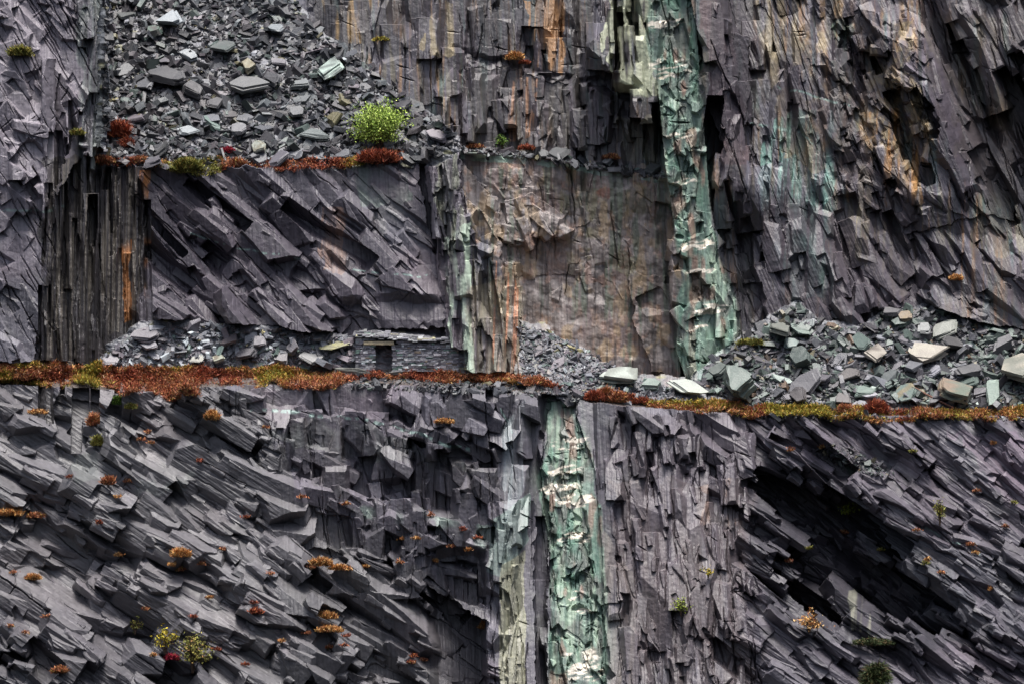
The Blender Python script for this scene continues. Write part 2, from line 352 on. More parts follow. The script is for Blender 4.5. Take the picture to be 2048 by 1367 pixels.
scatter(DU_, 200, 75, 30, (8, 40), (3, 12), (2, 6), kt=(0.5, 2), cut=0.4)
JN = 1.6 * nz(X, Y, 24, 24, 0, 2, 57)
def joint(cx, cy, th, L, W, h):
    c, s_ = math.cos(math.radians(th)), math.sin(math.radians(th))
    ext = L / 2 + 6
    x0 = int(max(0, (cx - abs(c) * ext - 10 - GX0) / STEP)); x1 = int(min(NX, (cx + abs(c) * ext + 10 - GX0) / STEP + 1))
    y0 = int(max(0, (cy - abs(s_) * ext - 10 - GY0) / STEP)); y1 = int(min(NY, (cy + abs(s_) * ext + 10 - GY0) / STEP + 1))
    if x1 - x0 < 2 or y1 - y0 < 2: return
    sl = (slice(y0, y1), slice(x0, x1))
    j = int(np.clip((cy - GY0) / STEP, 0, NY - 1)); i = int(np.clip((cx - GX0) / STEP, 0, NX - 1))
    dx = BX[sl] - BX[j, i]; dy = BY[sl] - BY[j, i]
    S = dx * c + dy * s_; T = -dx * s_ + dy * c
    T = T + R.gauss(0, .06) / L * S * S + JN[sl] - JN[j, i]
    D[sl] -= h * np.clip(1.25 - np.abs(T) / W, 0, 1) * np.clip((L / 2 - np.abs(S)) / 10, 0, 1)
for poly, n, a1, a2 in [(LL, 90, 34, 95), (LM, 60, 89, 28), (LR, 90, 36, 95), (LC, 80, 86, 25), (TC, 50, 46, 100), (BU, 190, 60, 140), (UW, 130, 90, 12), (MW, 14, 88, 24), (RW, 220, 75, 15), (DL, 60, 88, 5), (DU_, 70, 86, 5), (SPL, 24, 90, 10)]:
    for k, (x_, y_) in enumerate([(q[0], q[1]) for q in (lambda P: P[inpoly(P[:, 0], P[:, 1], poly)])(np.stack([rng.uniform(min(p[0] for p in poly), max(p[0] for p in poly), n * 3), rng.uniform(min(p[1] for p in poly), max(p[1] for p in poly), n * 3)], 1))[:n]]):
        k = k % 4
        joint(x_, y_, R.gauss(a1, 5) if k else R.gauss(a2, 12), R.uniform(20, 160) if k else R.uniform(10, 40), R.uniform(.8, 1.7), R.uniform(2, 7))
# flutes of the flank wall
fm = soft0 = boxblur(inpoly(X, Y, FL).astype(np.float32), 5)
D += fm * (5 * nz(X, Y, 420, 4.2, 90, 3, 55) + 4 * nz(X, Y, 300, 9, 90, 2, 56))
# spoil and ledge stay as they were laid; lower face keeps its depth
sm = (LAB == 1) | (LAB == 2)
D = np.where(LAB == 4, np.clip(D, BASE - 14, BASE + 18), D)
def cap(poly, hi, fe=6):
    w_ = boxblur(inpoly(wX, wY, poly).astype(np.float32), fe)
    e_ = np.maximum(D - BASE, 0)
    D[:] = D - w_ * (e_ - hi * (1 - np.exp(-e_ / hi)))
cap([(905, 100), (1320, 195), (1335, 352), (1100, 316), (905, 294)], 44)
cap([(905, 296), (1335, 356), (1380, 770), (1050, 770), (985, 560), (920, 400)], 16)
cap([(1240, -140), (1300, -140), (1330, 330), (1300, 330)], 30)
cap([(690, 600), (905, 600), (905, 760), (690, 760)], 14)
cap([(890, 560), (1050, 560), (1050, 770), (890, 770)], 18)
cap([(860, 1110), (971, 1100), (974, 1500), (880, 1500)], 22)
cap([(1480, 440), (2200, 480), (2200, 760), (1480, 740)], 26, 50)
scatter([(1480, 440), (1900, 460), (2190, 520), (2190, 690), (1750, 620), (1600, 600), (1500, 640)], 170, th_rw, 8, (24, 150), (6, 36), (4, 18), kt=(1, 3), kr=(.8, 3), k0=(.6, 2), k1=(.25, 1.2), cut=.12)
scatter([(1215, -120), (1312, -120), (1325, 200), (1225, 190)], 40, 89, 2, (40, 150), (8, 34), (4, 14), kt=(1.2, 4), k0=(.8, 2), k1=(.5, 2), cut=.15)
scatter([(1004, 1060), (1045, 1090), (1046, 1400), (1006, 1400)], 34, 90, 2, (30, 150), (4, 14), (2, 7), kt=(1.2, 4), k0=(.8, 2), k1=(.5, 2), cut=.3)
UL_ = [(905, 135), (1315, 215), (1325, 335), (1100, 305), (930, 285)]
scatter(UL_, 40, 89, 2, (50, 140), (14, 46), (5, 20), kt=(1.2, 5), k0=(.9, 2.4), k1=(.6, 3), fa=.06, fb=(-.2, .2))
scatter(UL_, 60, 88, 4, (16, 70), (5, 18), (3, 9), kt=(1.2, 4), k0=(.8, 2.4), k1=(.6, 3), cut=.25)
SF_ = [(905, 540), (1035, 560), (1042, 735), (905, 740)]
scatter(SF_, 70, 88, 2, (50, 170), (5, 16), (4, 12), kt=(1.2, 4), k0=(.8, 2.4), k1=(.3, 1.5), fb=(-.3, .3), cut=.15)
scatter([(1350, 440), (1440, 520), (1475, 690), (1380, 770)], 60, 82, 14, (16, 80), (6, 26), (4, 12), kt=(.8, 3), cut=.25)
scatter([(930, 340), (1130, 430), (1110, 470), (985, 480), (985, 560), (930, 560)], 24, 70, 25, (20, 80), (10, 40), (3, 9), kt=(.8, 3), cut=.2)
D = np.where(sm, np.clip(D, BASE - 5, BASE + 5), np.maximum(D, BASE - 34)).astype(np.float32)

# cleavage striation and roughness
D += boxblur(inpoly(X, Y, [(930, 330), (1330, 360), (1350, 740), (1040, 700), (985, 560)]).astype(np.float32), 8) * (3.5 * nz(X, Y, 50, 36, 20, 4, 58) + 2.2 * np.abs(nz(X, Y, 26, 60, 12, 3, 59)))
th_map = np.where(LAB == 3, 34, 80)
f1 = nz(X, Y, 40, 3.2, 34, 2, 5); f2 = nz(X, Y, 60, 3.0, 88, 2, 6); f3 = nz(X, Y, 50, 3.2, 66, 2, 7)
wl = ((LAB == 3) & ((X < 560) | (X > 1480))).astype(np.float32)
wr = ((LAB == 0) & (X > 1480)).astype(np.float32)
D += 0.6 * (f1 * wl + f3 * wr + f2 * (1 - wl - wr)) + 0.35 * nz(X, Y, 9, 7, 20, 2, 8)
scm = (LAB == 1) | (LAB == 2)
D += np.where(scm, 5 * nz(X, Y, 26, 14, 10, 3, 9), 0)

def depth_at(x, y):
    j = int(np.clip(round((y - GY0) / STEP), 0, NY - 1)); i = int(np.clip(round((x - GX0) / STEP), 0, NX - 1))
    return float(D[j, i])

def depth_front(x, y, w, h):
    """how far the rock stands out around the foot of a plant w x h big, so that it grows on the rock and not inside it"""
    j0 = int(np.clip((y - .7 * h - GY0) / STEP, 0, NY - 2)); j1 = int(np.clip((y + 3 - GY0) / STEP, j0 + 1, NY - 1))
    i0 = int(np.clip((x - .35 * w - GX0) / STEP, 0, NX - 2)); i1 = int(np.clip((x + .35 * w - GX0) / STEP, i0 + 1, NX - 1))
    return float(np.percentile(D[j0:j1, i0:i1], 85))

def world(x, y, u):
    """photo-plane units plus distance towards the viewer -> metres"""
    k = 1.0 - u / DU
    return ((x - 1024) * PX * k, -u * PX, (683.5 - y) * PX * k)

# ------------------------------------------------------------------ rock colours (albedo)
def lin(c):
    return np.array([(v / 255.0 / 12.92) if v / 255.0 <= 0.04045 else ((v / 255.0 + 0.055) / 1.055) ** 2.4 for v in c], np.float32)
COL = np.empty(X.shape + (3,), np.float32)
COL[:] = lin((88, 82, 90))
def mixc(c, w):
    global COL
    w = np.clip(w, 0, 1)[..., None]
    COL += (lin(c) - COL) * w
mixc((78, 78, 86), 0.5 + 0.5 * nz(X, Y, 240, 160, 20, 3, 10))
mixc((92, 85, 93), sstep(0.0, 0.8, nz(X, Y, 180, 130, 30, 3, 11)))
mixc((116, 116, 116), sstep(0.2, 1.0, nz(X, Y, 60, 30, 40, 3, 12)) * 0.5)
COL *= (1 + 0.3 * TINT)[..., None]

def soft(poly, feather=18, off=0):
    """soft ragged mask of a stained patch"""
    xs = [p[0] for p in poly]; ys = [p[1] for p in poly]
    i0 = max(0, int((min(xs) - 40 - GX0) / STEP)); i1 = min(NX, int((max(xs) + 40 - GX0) / STEP))
    j0 = max(0, int((min(ys) - 40 - GY0) / STEP)); j1 = min(NY, int((max(ys) + 40 - GY0) / STEP))
    sl = (slice(j0, j1), slice(i0, i1))
    x = X[sl] + feather * nz(X[sl], Y[sl], 26, 50, 0, 3, 20 + off); y = Y[sl] + feather * nz(X[sl], Y[sl], 40, 60, 0, 3, 21 + off)
    m = np.zeros_like(X); m[sl] = inpoly(x, y, poly)
    return m
streak = 0.5 + 0.5 * nz(X, Y, 7, 130, 3, 3, 30)
streak2 = 0.5 + 0.5 * nz(X, Y, 12, 90, -4, 3, 31)
blot = 0.5 + 0.5 * nz(X, Y, 34, 50, 0, 3, 32)
fine = sstep(.3, .7, 0.5 + 0.5 * nz(X, Y, 9, 12, 20, 3, 35))
def stain(poly, c, amt, pat=None, feather=18, off=0):
    mixc(c, soft(poly, feather, off) * amt * (pat if pat is not None else 1))

uw_ = boxblur(((LAB == 0) & (X > 620) & ~((X < 930) & (Y > 300))).astype(np.float32), 10)
for k, (c_, a_, lo, sx_, tilt_) in enumerate([((92, 86, 70), .75, .52, 9, 4), ((134, 104, 74), .75, .62, 6, 0), ((78, 100, 98), .7, .58, 10, 3), ((132, 128, 112), .6, .66, 8, 2), ((60, 53, 52), .8, .5, 14, 6), ((92, 86, 96), .6, .55, 20, 10), ((44, 43, 46), .85, .53, 7, 2)]):
    mixc(c_, uw_ * a_ * sstep(lo, lo + .22, 0.5 + 0.5 * nz(X, Y, sx_, 110, tilt_ * -1, 4, 70 + k)) * sstep(.3, .6, 0.5 + 0.5 * nz(X, Y, 90, 120, 0, 2, 80 + k)))
# green / blue-green water films on the upper right wall
stain([(1395, -150), (1500, -150), (1520, 100), (1490, 300), (1560, 620), (1420, 620)], (110, 108, 104), 0.6, streak2)
stain([(1540, 230), (1660, 200), (1660, 600), (1560, 600), (1520, 420)], (104, 138, 130), 0.9, sstep(.2, .7, streak))
stain([(1590, -150), (1820, -150), (1850, 120), (1860, 300), (1820, 420), (1660, 400), (1600, 120)], (142, 116, 84), 0.8, sstep(.4, .85, streak2) * (.4 + .6 * fine))
stain([(1640, 60), (1830, 40), (1850, 330), (1700, 420), (1660, 260)], (148, 132, 102), 0.8, sstep(.35, .75, blot) * (.2 + .8 * fine))
stain([(1660, 60), (1700, 20), (1720, 300), (1670, 320)], (110, 128, 112), 0.8, streak)
stain([(1560, 180), (1650, 200), (1640, 330), (1560, 330)], (140, 126, 98), 0.7, blot)
stain([(1640, 330), (1790, 300), (1850, 480), (1800, 600), (1680, 600)], (118, 108, 104), 0.6, blot)
stain([(1840, 20), (2200, 60), (2200, 420), (2000, 420), (1900, 240)], (96, 90, 74), 0.75, streak2)
stain([(1740, 230), (1830, 200), (1850, 400), (1790, 420)], (168, 126, 76), 0.8, sstep(.45, .8, streak))
stain([(1980, 150), (2048, 150), (2048, 300), (1980, 300)], (124, 102, 74), 0.6, streak2)
stain([(1900, 330), (2200, 360), (2200, 460), (2000, 460)], (90, 118, 118), 0.6, streak)
stain([(1400, -100), (1440, -100), (1470, 160), (1500, 330), (1450, 335), (1410, 100)], (98, 80, 82), 0.8, .5 + .5 * streak)
stain([(1500, -100), (1600, -100), (1600, 120), (1520, 180)], (140, 128, 104), 0.7, sstep(.3, .7, streak2))
stain([(1690, 240), (1760, 420), (1840, 560), (1780, 600), (1690, 480)], (150, 140, 96), 0.6, sstep(.4, .8, streak))
stain([(1490, 320), (1560, 340), (1560, 620), (1500, 620)], (104, 104, 116), 0.7, sstep(.2, .7, streak))
stain([(1900, 240), (1960, 220), (2040, 470), (1980, 480)], (88, 72, 62), 0.6, streak)
stain([(1395, -150), (2200, -150), (2200, 640), (1450, 640)], (62, 56, 64), 0.8, sstep(.35, .65, 0.5 + 0.5 * nz(X, Y, 60, 140, -20, 4, 97)))
# upper middle wall
stain([(600, -150), (1240, -150), (1260, 180), (900, 130), (640, 70)], (50, 48, 52), 0.85, .35 + .65 * streak)
stain([(640, -20), (760, -20), (760, 80), (660, 70)], (138, 112, 72), 0.7, sstep(.5, .8, streak2))
stain([(850, 0), (930, 0), (930, 110), (850, 100)], (134, 122, 96), 0.8, sstep(.4, .8, streak2))
stain([(1060, 0), (1130, 0), (1130, 150), (1060, 140)], (158, 120, 82), 0.8, sstep(.45, .8, streak))
stain([(1215, 10), (1300, -20), (1325, 200), (1225, 180)], (158, 162, 138), 0.9, sstep(.1, .5, streak2))
stain([(940, 130), (1300, 190), (1330, 340), (930, 290)], (70, 67, 68), 0.8, .3 + .7 * streak2)
stain([(1010, 160), (1075, 160), (1075, 280), (1010, 280)], (160, 120, 92), 0.7, sstep(.55, .8, streak))
stain([(1240, 230), (1310, 235), (1310, 330), (1240, 320)], (134, 130, 112), 0.8, blot)
# mid wall panel
stain([(925, 310), (1340, 355), (1375, 760), (1050, 760), (985, 470)], (122, 106, 100), 0.8, 0.5 + 0.5 * blot)
stain([(990, 470), (1140, 450), (1200, 540), (1010, 550)], (142, 122, 112), 0.75, sstep(.1, .6, blot) * (.4 + .6 * fine))
stain([(1110, 370), (1300, 370), (1320, 560), (1140, 540)], (112, 112, 84), 0.75, streak)
stain([(1040, 590), (1290, 590), (1290, 720), (1130, 720)], (140, 116, 98), 0.75, sstep(.3, .75, streak2) * (.35 + .65 * fine))
stain([(1170, 380), (1230, 370), (1230, 440), (1170, 440)], (150, 92, 72), 0.5, sstep(.5, .8, blot))
stain([(920, 300), (1340, 350), (1340, 366), (920, 318)], (128, 150, 138), 0.85, sstep(.2, .6, blot), 5)
stain([(1250, 380), (1340, 370), (1360, 560), (1270, 560)], (72, 72, 64), 0.7, streak)
stain([(930, 330), (1060, 400), (1120, 470), (990, 470), (930, 420)], (142, 136, 136), 0.85)
mw_ = soft([(915, 320), (1340, 350), (1385, 780), (1040, 770), (985, 560)], 24, 6)
for k, (c_, a_, lo, sx_, sy_) in enumerate([((138, 130, 128), .9, .42, 46, 34), ((90, 84, 82), .7, .55, 22, 60), ((152, 132, 104), .6, .58, 24, 40), ((84, 96, 82), .7, .58, 10, 120), ((60, 56, 56), .7, .62, 8, 140), ((146, 116, 102), .5, .66, 16, 26)]):
    mixc(c_, mw_ * a_ * sstep(lo, lo + .18, 0.5 + 0.5 * nz(X, Y, sx_, sy_, 0, 4, 90 + k)))
# spine by the hut: cream and mint, with orange ribs
stain([(860, 260), (905, 260), (925, 470), (900, 520), (865, 400)], (134, 138, 122), 0.75, streak)
stain([(885, 480), (935, 440), (945, 760), (905, 760)], (170, 186, 168), 0.9, sstep(.15, .5, streak2), 8)
stain([(930, 560), (1045, 560), (1045, 760), (930, 760)], (150, 142, 120), 0.7, streak)
stain([(985, 520), (1035, 560), (1045, 750), (985, 750)], (186, 128, 98), 0.8, sstep(.5, .8, nz(X, Y, 5, 200, 2, 2, 33) * .5 + .5), 6)
# left buttress, flank
stain([(-150, -150), (150, -150), (180, 300), (60, 540), (-150, 500)], (126, 120, 128), 0.8, 0.6 + 0.4 * blot)
stain([(170, -150), (216, -150), (214, 300), (120, 400), (165, 200)], (114, 124, 118), 0.75, streak)
stain([(85, 330), (300, 330), (300, 560), (225, 740), (75, 740)], (52, 49, 48), 0.95, 0.55 + 0.45 * streak)
stain([(100, 330), (290, 330), (290, 640), (85, 740)], (118, 112, 104), 0.7, sstep(.6, .85, nz(X, Y, 4, 240, 1, 2, 34) * .5 + .5))
stain([(246, 480), (262, 480), (264, 640), (246, 650)], (164, 112, 68), 0.85, sstep(.2, .6, streak2), 7)
stain([(283, 340), (300, 340), (302, 600), (290, 600)], (186, 122, 66), 0.6, sstep(.4, .7, blot), 4)
# terrace cliff dark slate
stain([(300, 335), (700, 335), (780, 480), (900, 660), (300, 660)], (62, 57, 66), 0.85, 0.6 + 0.4 * blot)
stain([(640, 420), (690, 420), (690, 540), (640, 540)], (142, 112, 94), 0.6, streak)
stain([(720, 330), (800, 330), (830, 400), (730, 400)], (96, 118, 104), 0.6, blot)
# lower face
stain([(985, 1040), (1060, 985), (1060, 1080), (1000, 1150), (975, 1140)], (122, 140, 132), 0.85, .4 + .6 * blot, 6)
stain([(1000, 860), (1050, 800), (1052, 980), (1005, 1050)], (134, 144, 146), 0.75, streak, 6)
stain([(1000, 1130), (1050, 1100), (1050, 1400), (1000, 1400)], (146, 146, 124), 0.9, .55 + .45 * streak, 4)
stain([(1205, 1050), (1270, 1150), (1270, 1400), (1210, 1400)], (140, 132, 124), 0.75, streak, 8)
stain([(1230, 960), (1500, 960), (1500, 1400), (1270, 1400)], (104, 92, 86), 0.65, streak2)
stain([(1400, 960), (1460, 960), (1460, 1060), (1410, 1050)], (150, 122, 104), 0.7, sstep(.5, .8, streak2))
stain([(700, 980), (980, 1050), (1000, 1080), (960, 1100), (740, 1040)], (126, 142, 134), 0.6, sstep(.4, .8, blot), 10)
stain([(520, 880), (700, 830), (960, 950), (1000, 960)], (118, 122, 118), 0.5, blot)
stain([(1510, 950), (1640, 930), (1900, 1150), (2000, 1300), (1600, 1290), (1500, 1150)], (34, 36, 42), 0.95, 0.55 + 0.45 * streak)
stain([(1660, 1000), (2200, 1200), (2200, 1300), (1860, 1260)], (80, 88, 94), 0.5, blot)
stain([(1690, 1180), (1740, 1170), (1740, 1270), (1705, 1260)], (140, 140, 124), 0.8, sstep(.4, .7, streak), 6)
stain([(1900, 850), (2200, 900), (2200, 1060), (2000, 1010)], (112, 100, 112), 0.6)
stain([(150, 900), (420, 950), (420, 1000), (150, 960)], (118, 130, 124), 0.4, sstep(.5, .8, blot))
stain([(-150, 760), (500, 770), (600, 1000), (980, 1250), (980, 1400), (-150, 1400)], (88, 87, 88), 0.6, None, 30)
stain([(1215, 812), (1500, 822), (1530, 1400), (1250, 1400)], (66, 59, 64), 0.65, .4 + .6 * streak2)
stain([(1560, 380), (1760, 480), (2200, 520), (2200, 700), (1500, 640)], (70, 64, 72), 0.6, .5 + .5 * blot)
stain([(1850, -150), (2200, -150), (2200, 480), (2000, 460), (1900, 240)], (64, 60, 60), 0.6, .4 + .6 * streak)
stain([(520, 830), (1000, 910), (1000, 1010), (860, 1000), (690, 980), (560, 930)], (58, 55, 60), 0.75, sstep(.2, .7, streak2))
stain([(680, 1035), (985, 1090), (975, 1230), (860, 1190), (700, 1110)], (52, 50, 56), 0.8, sstep(.1, .6, streak2))
stain([(1480, 900), (2200, 1000), (2200, 1400), (1500, 1400)], (60, 56, 64), 0.5, .5 + .5 * blot)
stain([(-150, 1180), (420, 1240), (480, 1400), (-150, 1400)], (66, 64, 70), 0.5)
# dyke: green dolerite with white quartz
soft_d = np.clip(boxblur(np.maximum(soft(DYU, 9, 1), soft(DYL, 7, 2)), 2), 0, 1)
halo = np.clip(boxblur(np.maximum(soft(DYU, 26, 3), soft(DYL, 20, 4)), 14) * 1.3, 0, 1)
mixc((108, 120, 108), halo * .6 * sstep(.35, .7, streak2))
mixc((112, 134, 122), soft_d * 0.9)
mixc((84, 116, 102), soft_d * sstep(.35, .7, blot) * 0.85)
mixc((142, 160, 142), soft_d * sstep(.5, .8, streak2) * 0.8)
mixc((92, 94, 90), soft_d * sstep(.5, .8, 0.5 + 0.5 * nz(X, Y, 16, 44, 8, 3, 42)) * 0.8)
mixc((54, 70, 68), soft_d * sstep(.6, .85, streak) * 0.6)
mixc((128, 100, 88), soft_d * sstep(.68, .85, 0.5 + 0.5 * nz(X, Y, 20, 60, 0, 2, 36)) * 0.7)
mixc((126, 152, 136), soft([(1440, 640), (1480, 700), (1380, 790), (1350, 700)], 20) * 0.4)
for (qx, qy, qw, qh) in [(1330, 48, 46, 9), (1340, 128, 44, 14), (1345, 150, 40, 8), (1362, 272, 30, 9), (1375, 362, 30, 6), (1395, 492, 40, 12), (1400, 545, 30, 9), (1420, 618, 44, 12), (1390, 655, 26, 8),
                         (1140, 885, 44, 14), (1120, 975, 40, 16), (1150, 1000, 42, 16), (1150, 1075, 40, 12), (1168, 1222, 18, 8), (1150, 1190, 12, 8), (1155, 1315, 46, 18), (1170, 1345, 44, 20), (1130, 940, 40, 10)]:
    d2 = ((X - qx + 6 * f1) / qw) ** 2 + ((Y - qy - 0.12 * (qx - X) + 4 * nz(X, Y, 18, 8, -10, 2, 37)) / qh) ** 2
    mixc((214, 206, 192), sstep(1.0, .55, d2) * sstep(.42, .58, 0.5 + 0.5 * nz(X, Y, 22, 5, -14, 3, 38)) * 0.95)
# mint veins crossing the slate
for (pts, w_) in [([(0, 420), (80, 425), (130, 415)], 4), ([(380, 470), (480, 500), (600, 520)], 3), ([(700, 540), (830, 555), (890, 545)], 2.5), ([(500, 820), (720, 835), (940, 900)], 5),
                  ([(1550, 170), (1700, 215)], 3), ([(1490, 245), (1600, 265), (1640, 300)], 5), ([(1850, 1050), (1960, 1110)], 3), ([(1000, 815), (1020, 850), (1030, 880)], 5)]:
    xs_, ys_ = zip(*pts)
    yl = np.interp(X, xs_, ys_) + 5 * nz(X, Y, 40, 40, 0, 2, 39)
    mixc((140, 170, 162), sstep(w_, w_ * .3, np.abs(Y - yl)) * ((X > xs_[0]) & (X < xs_[-1])) * 0.5 * sstep(.4, .6, fine))
# ledges and spoil: broken slate with some moss
mixc((96, 100, 106), (LAB == 1) * 0.6)
mixc((72, 62, 54), (LAB == 2) * 0.8)
mixc((120, 118, 60), (LAB == 1) * sstep(.75, .95, 0.5 + 0.5 * nz(X, Y, 30, 16, 0, 3, 40)) * 0.5)
COL *= (1 + 0.12 * nz(X, Y, 9, 5, 40, 3, 41) + .16 * (f1 * wl + f3 * wr + f2 * (1 - wl - wr)))[..., None]
COL = np.clip(COL, 0.008, 0.85)

# ------------------------------------------------------------------ materials
def nodes(name):
    m = bpy.data.materials.new(name); m.use_nodes = True
    return m, m.node_tree, m.node_tree.nodes["Principled BSDF"]

def rock_material(name, scale=1.0, rough=0.50, stretch=(0.5, 0.5, 3.0)):
    m, t, b = nodes(name)
    at = t.nodes.new("ShaderNodeAttribute"); at.attribute_name = "Col"
    tc = t.nodes.new("ShaderNodeTexCoord")
    n1 = t.nodes.new("ShaderNodeTexNoise"); n1.inputs["Scale"].default_value = 5 * scale; n1.inputs["Detail"].default_value = 6
    n1.inputs["Roughness"].default_value = 0.7
    t.links.new(tc.outputs["Object"], n1.inputs["Vector"])
    mr = t.nodes.new("ShaderNodeMapRange"); mr.inputs[1].default_value = 0.25; mr.inputs[2].default_value = 0.75
    mr.inputs[3].default_value = 0.72; mr.inputs[4].default_value = 1.28
    t.links.new(n1.outputs[0], mr.inputs[0])
    mx = t.nodes.new("ShaderNodeVectorMath"); mx.operation = 'SCALE'
    t.links.new(at.outputs["Color"], mx.inputs[0]); t.links.new(mr.outputs[0], mx.inputs["Scale"])
    t.links.new(mx.outputs[0], b.inputs["Base Color"])
    r2 = t.nodes.new("ShaderNodeMapRange"); r2.inputs[3].default_value = rough - .14; r2.inputs[4].default_value = rough + .16
    t.links.new(n1.outputs[0], r2.inputs[0]); t.links.new(r2.outputs[0], b.inputs["Roughness"])
    bp = t.nodes.new("ShaderNodeBump"); bp.inputs["Strength"].default_value = 0.32; bp.inputs["Distance"].default_value = 0.12
    t.links.new(n1.outputs[0], bp.inputs["Height"]); t.links.new(bp.outputs[0], b.inputs["Normal"])
    b.inputs["Specular IOR Level"].default_value = 0.6
    return m
M_ROCK = rock_material("slate_rock")
M_STONE = rock_material("loose_slate", 1.6)

def leaf_material(name):
    m, t, b = nodes(name)
    at = t.nodes.new("ShaderNodeAttribute"); at.attribute_name = "Col"
    tc = t.nodes.new("ShaderNodeTexCoord")
    n1 = t.nodes.new("ShaderNodeTexNoise"); n1.inputs["Scale"].default_value = 9; n1.inputs["Detail"].default_value = 3
    t.links.new(tc.outputs["Object"], n1.inputs["Vector"])
    mr = t.nodes.new("ShaderNodeMapRange"); mr.inputs[3].default_value = 0.7; mr.inputs[4].default_value = 1.3
    t.links.new(n1.outputs[0], mr.inputs[0])
    mx = t.nodes.new("ShaderNodeVectorMath"); mx.operation = 'SCALE'
    t.links.new(at.outputs["Color"], mx.inputs[0]); t.links.new(mr.outputs[0], mx.inputs["Scale"])
    t.links.new(mx.outputs[0], b.inputs["Base Color"])
    b.inputs["Roughness"].default_value = 0.7
    b.inputs["Specular IOR Level"].default_value = 0.2
    return m
M_LEAF = leaf_material("foliage")

# ------------------------------------------------------------------ mesh building
def npmesh(name, V, F, C=None, mat=None, parent=None):
    """V (n,3) F (m,k) with one k, C (n,3) per-vertex albedo"""
    me = bpy.data.meshes.new(name)
    V = np.ascontiguousarray(V, np.float32); F = np.ascontiguousarray(F, np.int32)
    k = F.shape[1]
    me.vertices.add(len(V)); me.vertices.foreach_set("co", V.ravel())
    me.loops.add(F.size); me.loops.foreach_set("vertex_index", F.ravel())
    me.polygons.add(len(F))
    me.polygons.foreach_set("loop_start", np.arange(0, F.size, k, dtype=np.int32))
    try: me.polygons.foreach_set("loop_total", np.full(len(F), k, np.int32))
    except Exception: pass
    me.update(calc_edges=True)
    me.shade_flat()
    if C is not None:
        a = me.color_attributes.new("Col", 'FLOAT_COLOR', 'POINT')
        c4 = np.ones((len(V), 4), np.float32); c4[:, :3] = C
        a.data.foreach_set("color", c4.ravel())
    if mat: me.materials.append(mat)
    o = bpy.data.objects.new(name, me)
    sc.collection.objects.link(o)
    if parent: o.parent = parent
    return o

def tag(o, label=None, cat=None, group=None, kind=None):
    if label: o["label"] = label
    if cat: o["category"] = cat
    if group: o["group"] = group
    if kind: o["kind"] = kind
    return o

K = 1.0 - D / DU
VX = (X - 1024) * PX * K; VY = -D * PX; VZ = (683.5 - Y) * PX * K
ALLV = np.stack([VX, VY, VZ], -1).reshape(-1, 3)
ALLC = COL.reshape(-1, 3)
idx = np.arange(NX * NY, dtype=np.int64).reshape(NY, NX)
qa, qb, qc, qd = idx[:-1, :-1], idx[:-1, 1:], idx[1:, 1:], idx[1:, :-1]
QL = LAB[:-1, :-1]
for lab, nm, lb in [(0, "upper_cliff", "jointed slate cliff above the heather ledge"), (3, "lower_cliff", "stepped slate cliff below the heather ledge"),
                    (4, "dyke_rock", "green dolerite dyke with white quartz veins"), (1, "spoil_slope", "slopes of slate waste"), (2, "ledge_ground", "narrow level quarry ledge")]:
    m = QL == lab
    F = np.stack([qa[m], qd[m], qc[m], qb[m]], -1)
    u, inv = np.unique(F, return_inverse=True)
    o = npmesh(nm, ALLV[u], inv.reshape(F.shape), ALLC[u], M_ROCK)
    tag(o, lb, None, None, 'structure')

# ------------------------------------------------------------------ loose slate
def rand_stones(xy, size, cols_, tilt=34, face=32, thick=(0.12, 0.4), lift=0.0, bright=.68):
    """many five-sided slate plates in one go; xy design coords, size px lengths, cols albedo"""
    n = len(xy); cols = cols_ * bright
    a0 = rng.uniform(0, 6.283, n)[:, None]
    ang = a0 + np.arange(5)[None] * 1.2566 + rng.uniform(-.42, .42, (n, 5))
    asp = rng.uniform(0.25, 0.8, n)[:, None]
    rad = rng.uniform(.75, 1.1, (n, 5))
    px_, py_ = np.cos(ang) * rad, np.sin(ang) * rad * asp
    th = rng.uniform(*thick, n)[:, None]
    tw = rng.uniform(.78, 1.0, (n, 5)); ox = rng.uniform(-.12, .12, (n, 1)); oy = rng.uniform(-.1, .1, (n, 1))
    L = np.zeros((n, 10, 3))
    L[:, :5, 0] = px_; L[:, :5, 1] = py_; L[:, :5, 2] = -th * .5
    L[:, 5:, 0] = px_ * tw + ox; L[:, 5:, 1] = py_ * tw + oy; L[:, 5:, 2] = th * .5 + rng.uniform(-.08, .08, (n, 5)) * th
    L *= (np.asarray(size)[:, None, None] * PX * 0.5)
    yaw = rng.uniform(0, 6.283, n); tx = np.radians(face) + np.radians(tilt) * rng.normal(0, 1, n) ; ty = np.radians(tilt) * rng.normal(0, 1, n)
    def rot(P, ax, a):
        c, s_ = np.cos(a)[:, None], np.sin(a)[:, None]
        i, j = [(1, 2), (2, 0), (0, 1)][ax]
        Q = P.copy(); Q[..., i] = P[..., i] * c - P[..., j] * s_; Q[..., j] = P[..., i] * s_ + P[..., j] * c
        return Q
    L = rot(L, 2, yaw); L = rot(L, 1, ty); L = rot(L, 0, tx)
    pos = np.array([world(x, y, depth_at(x, y) + lift * z) for (x, y), z in zip(xy, size)])
    V = (L + pos[:, None]).reshape(-1, 3)
    f = []
    for k in range(5):
        l = (k + 1) % 5
        f += [(k, l, 5 + l), (k, 5 + l, 5 + k)]
    f += [(5, 6, 7), (5, 7, 8), (5, 8, 9), (2, 1, 0), (3, 2, 0), (4, 3, 0)]
    F = (np.array(f)[None] + (np.arange(n) * 10)[:, None, None]).reshape(-1, 3)
    C = np.repeat(cols, 10, 0) * rng.uniform(.85, 1.15, (n * 10, 1))
    return V, F, C

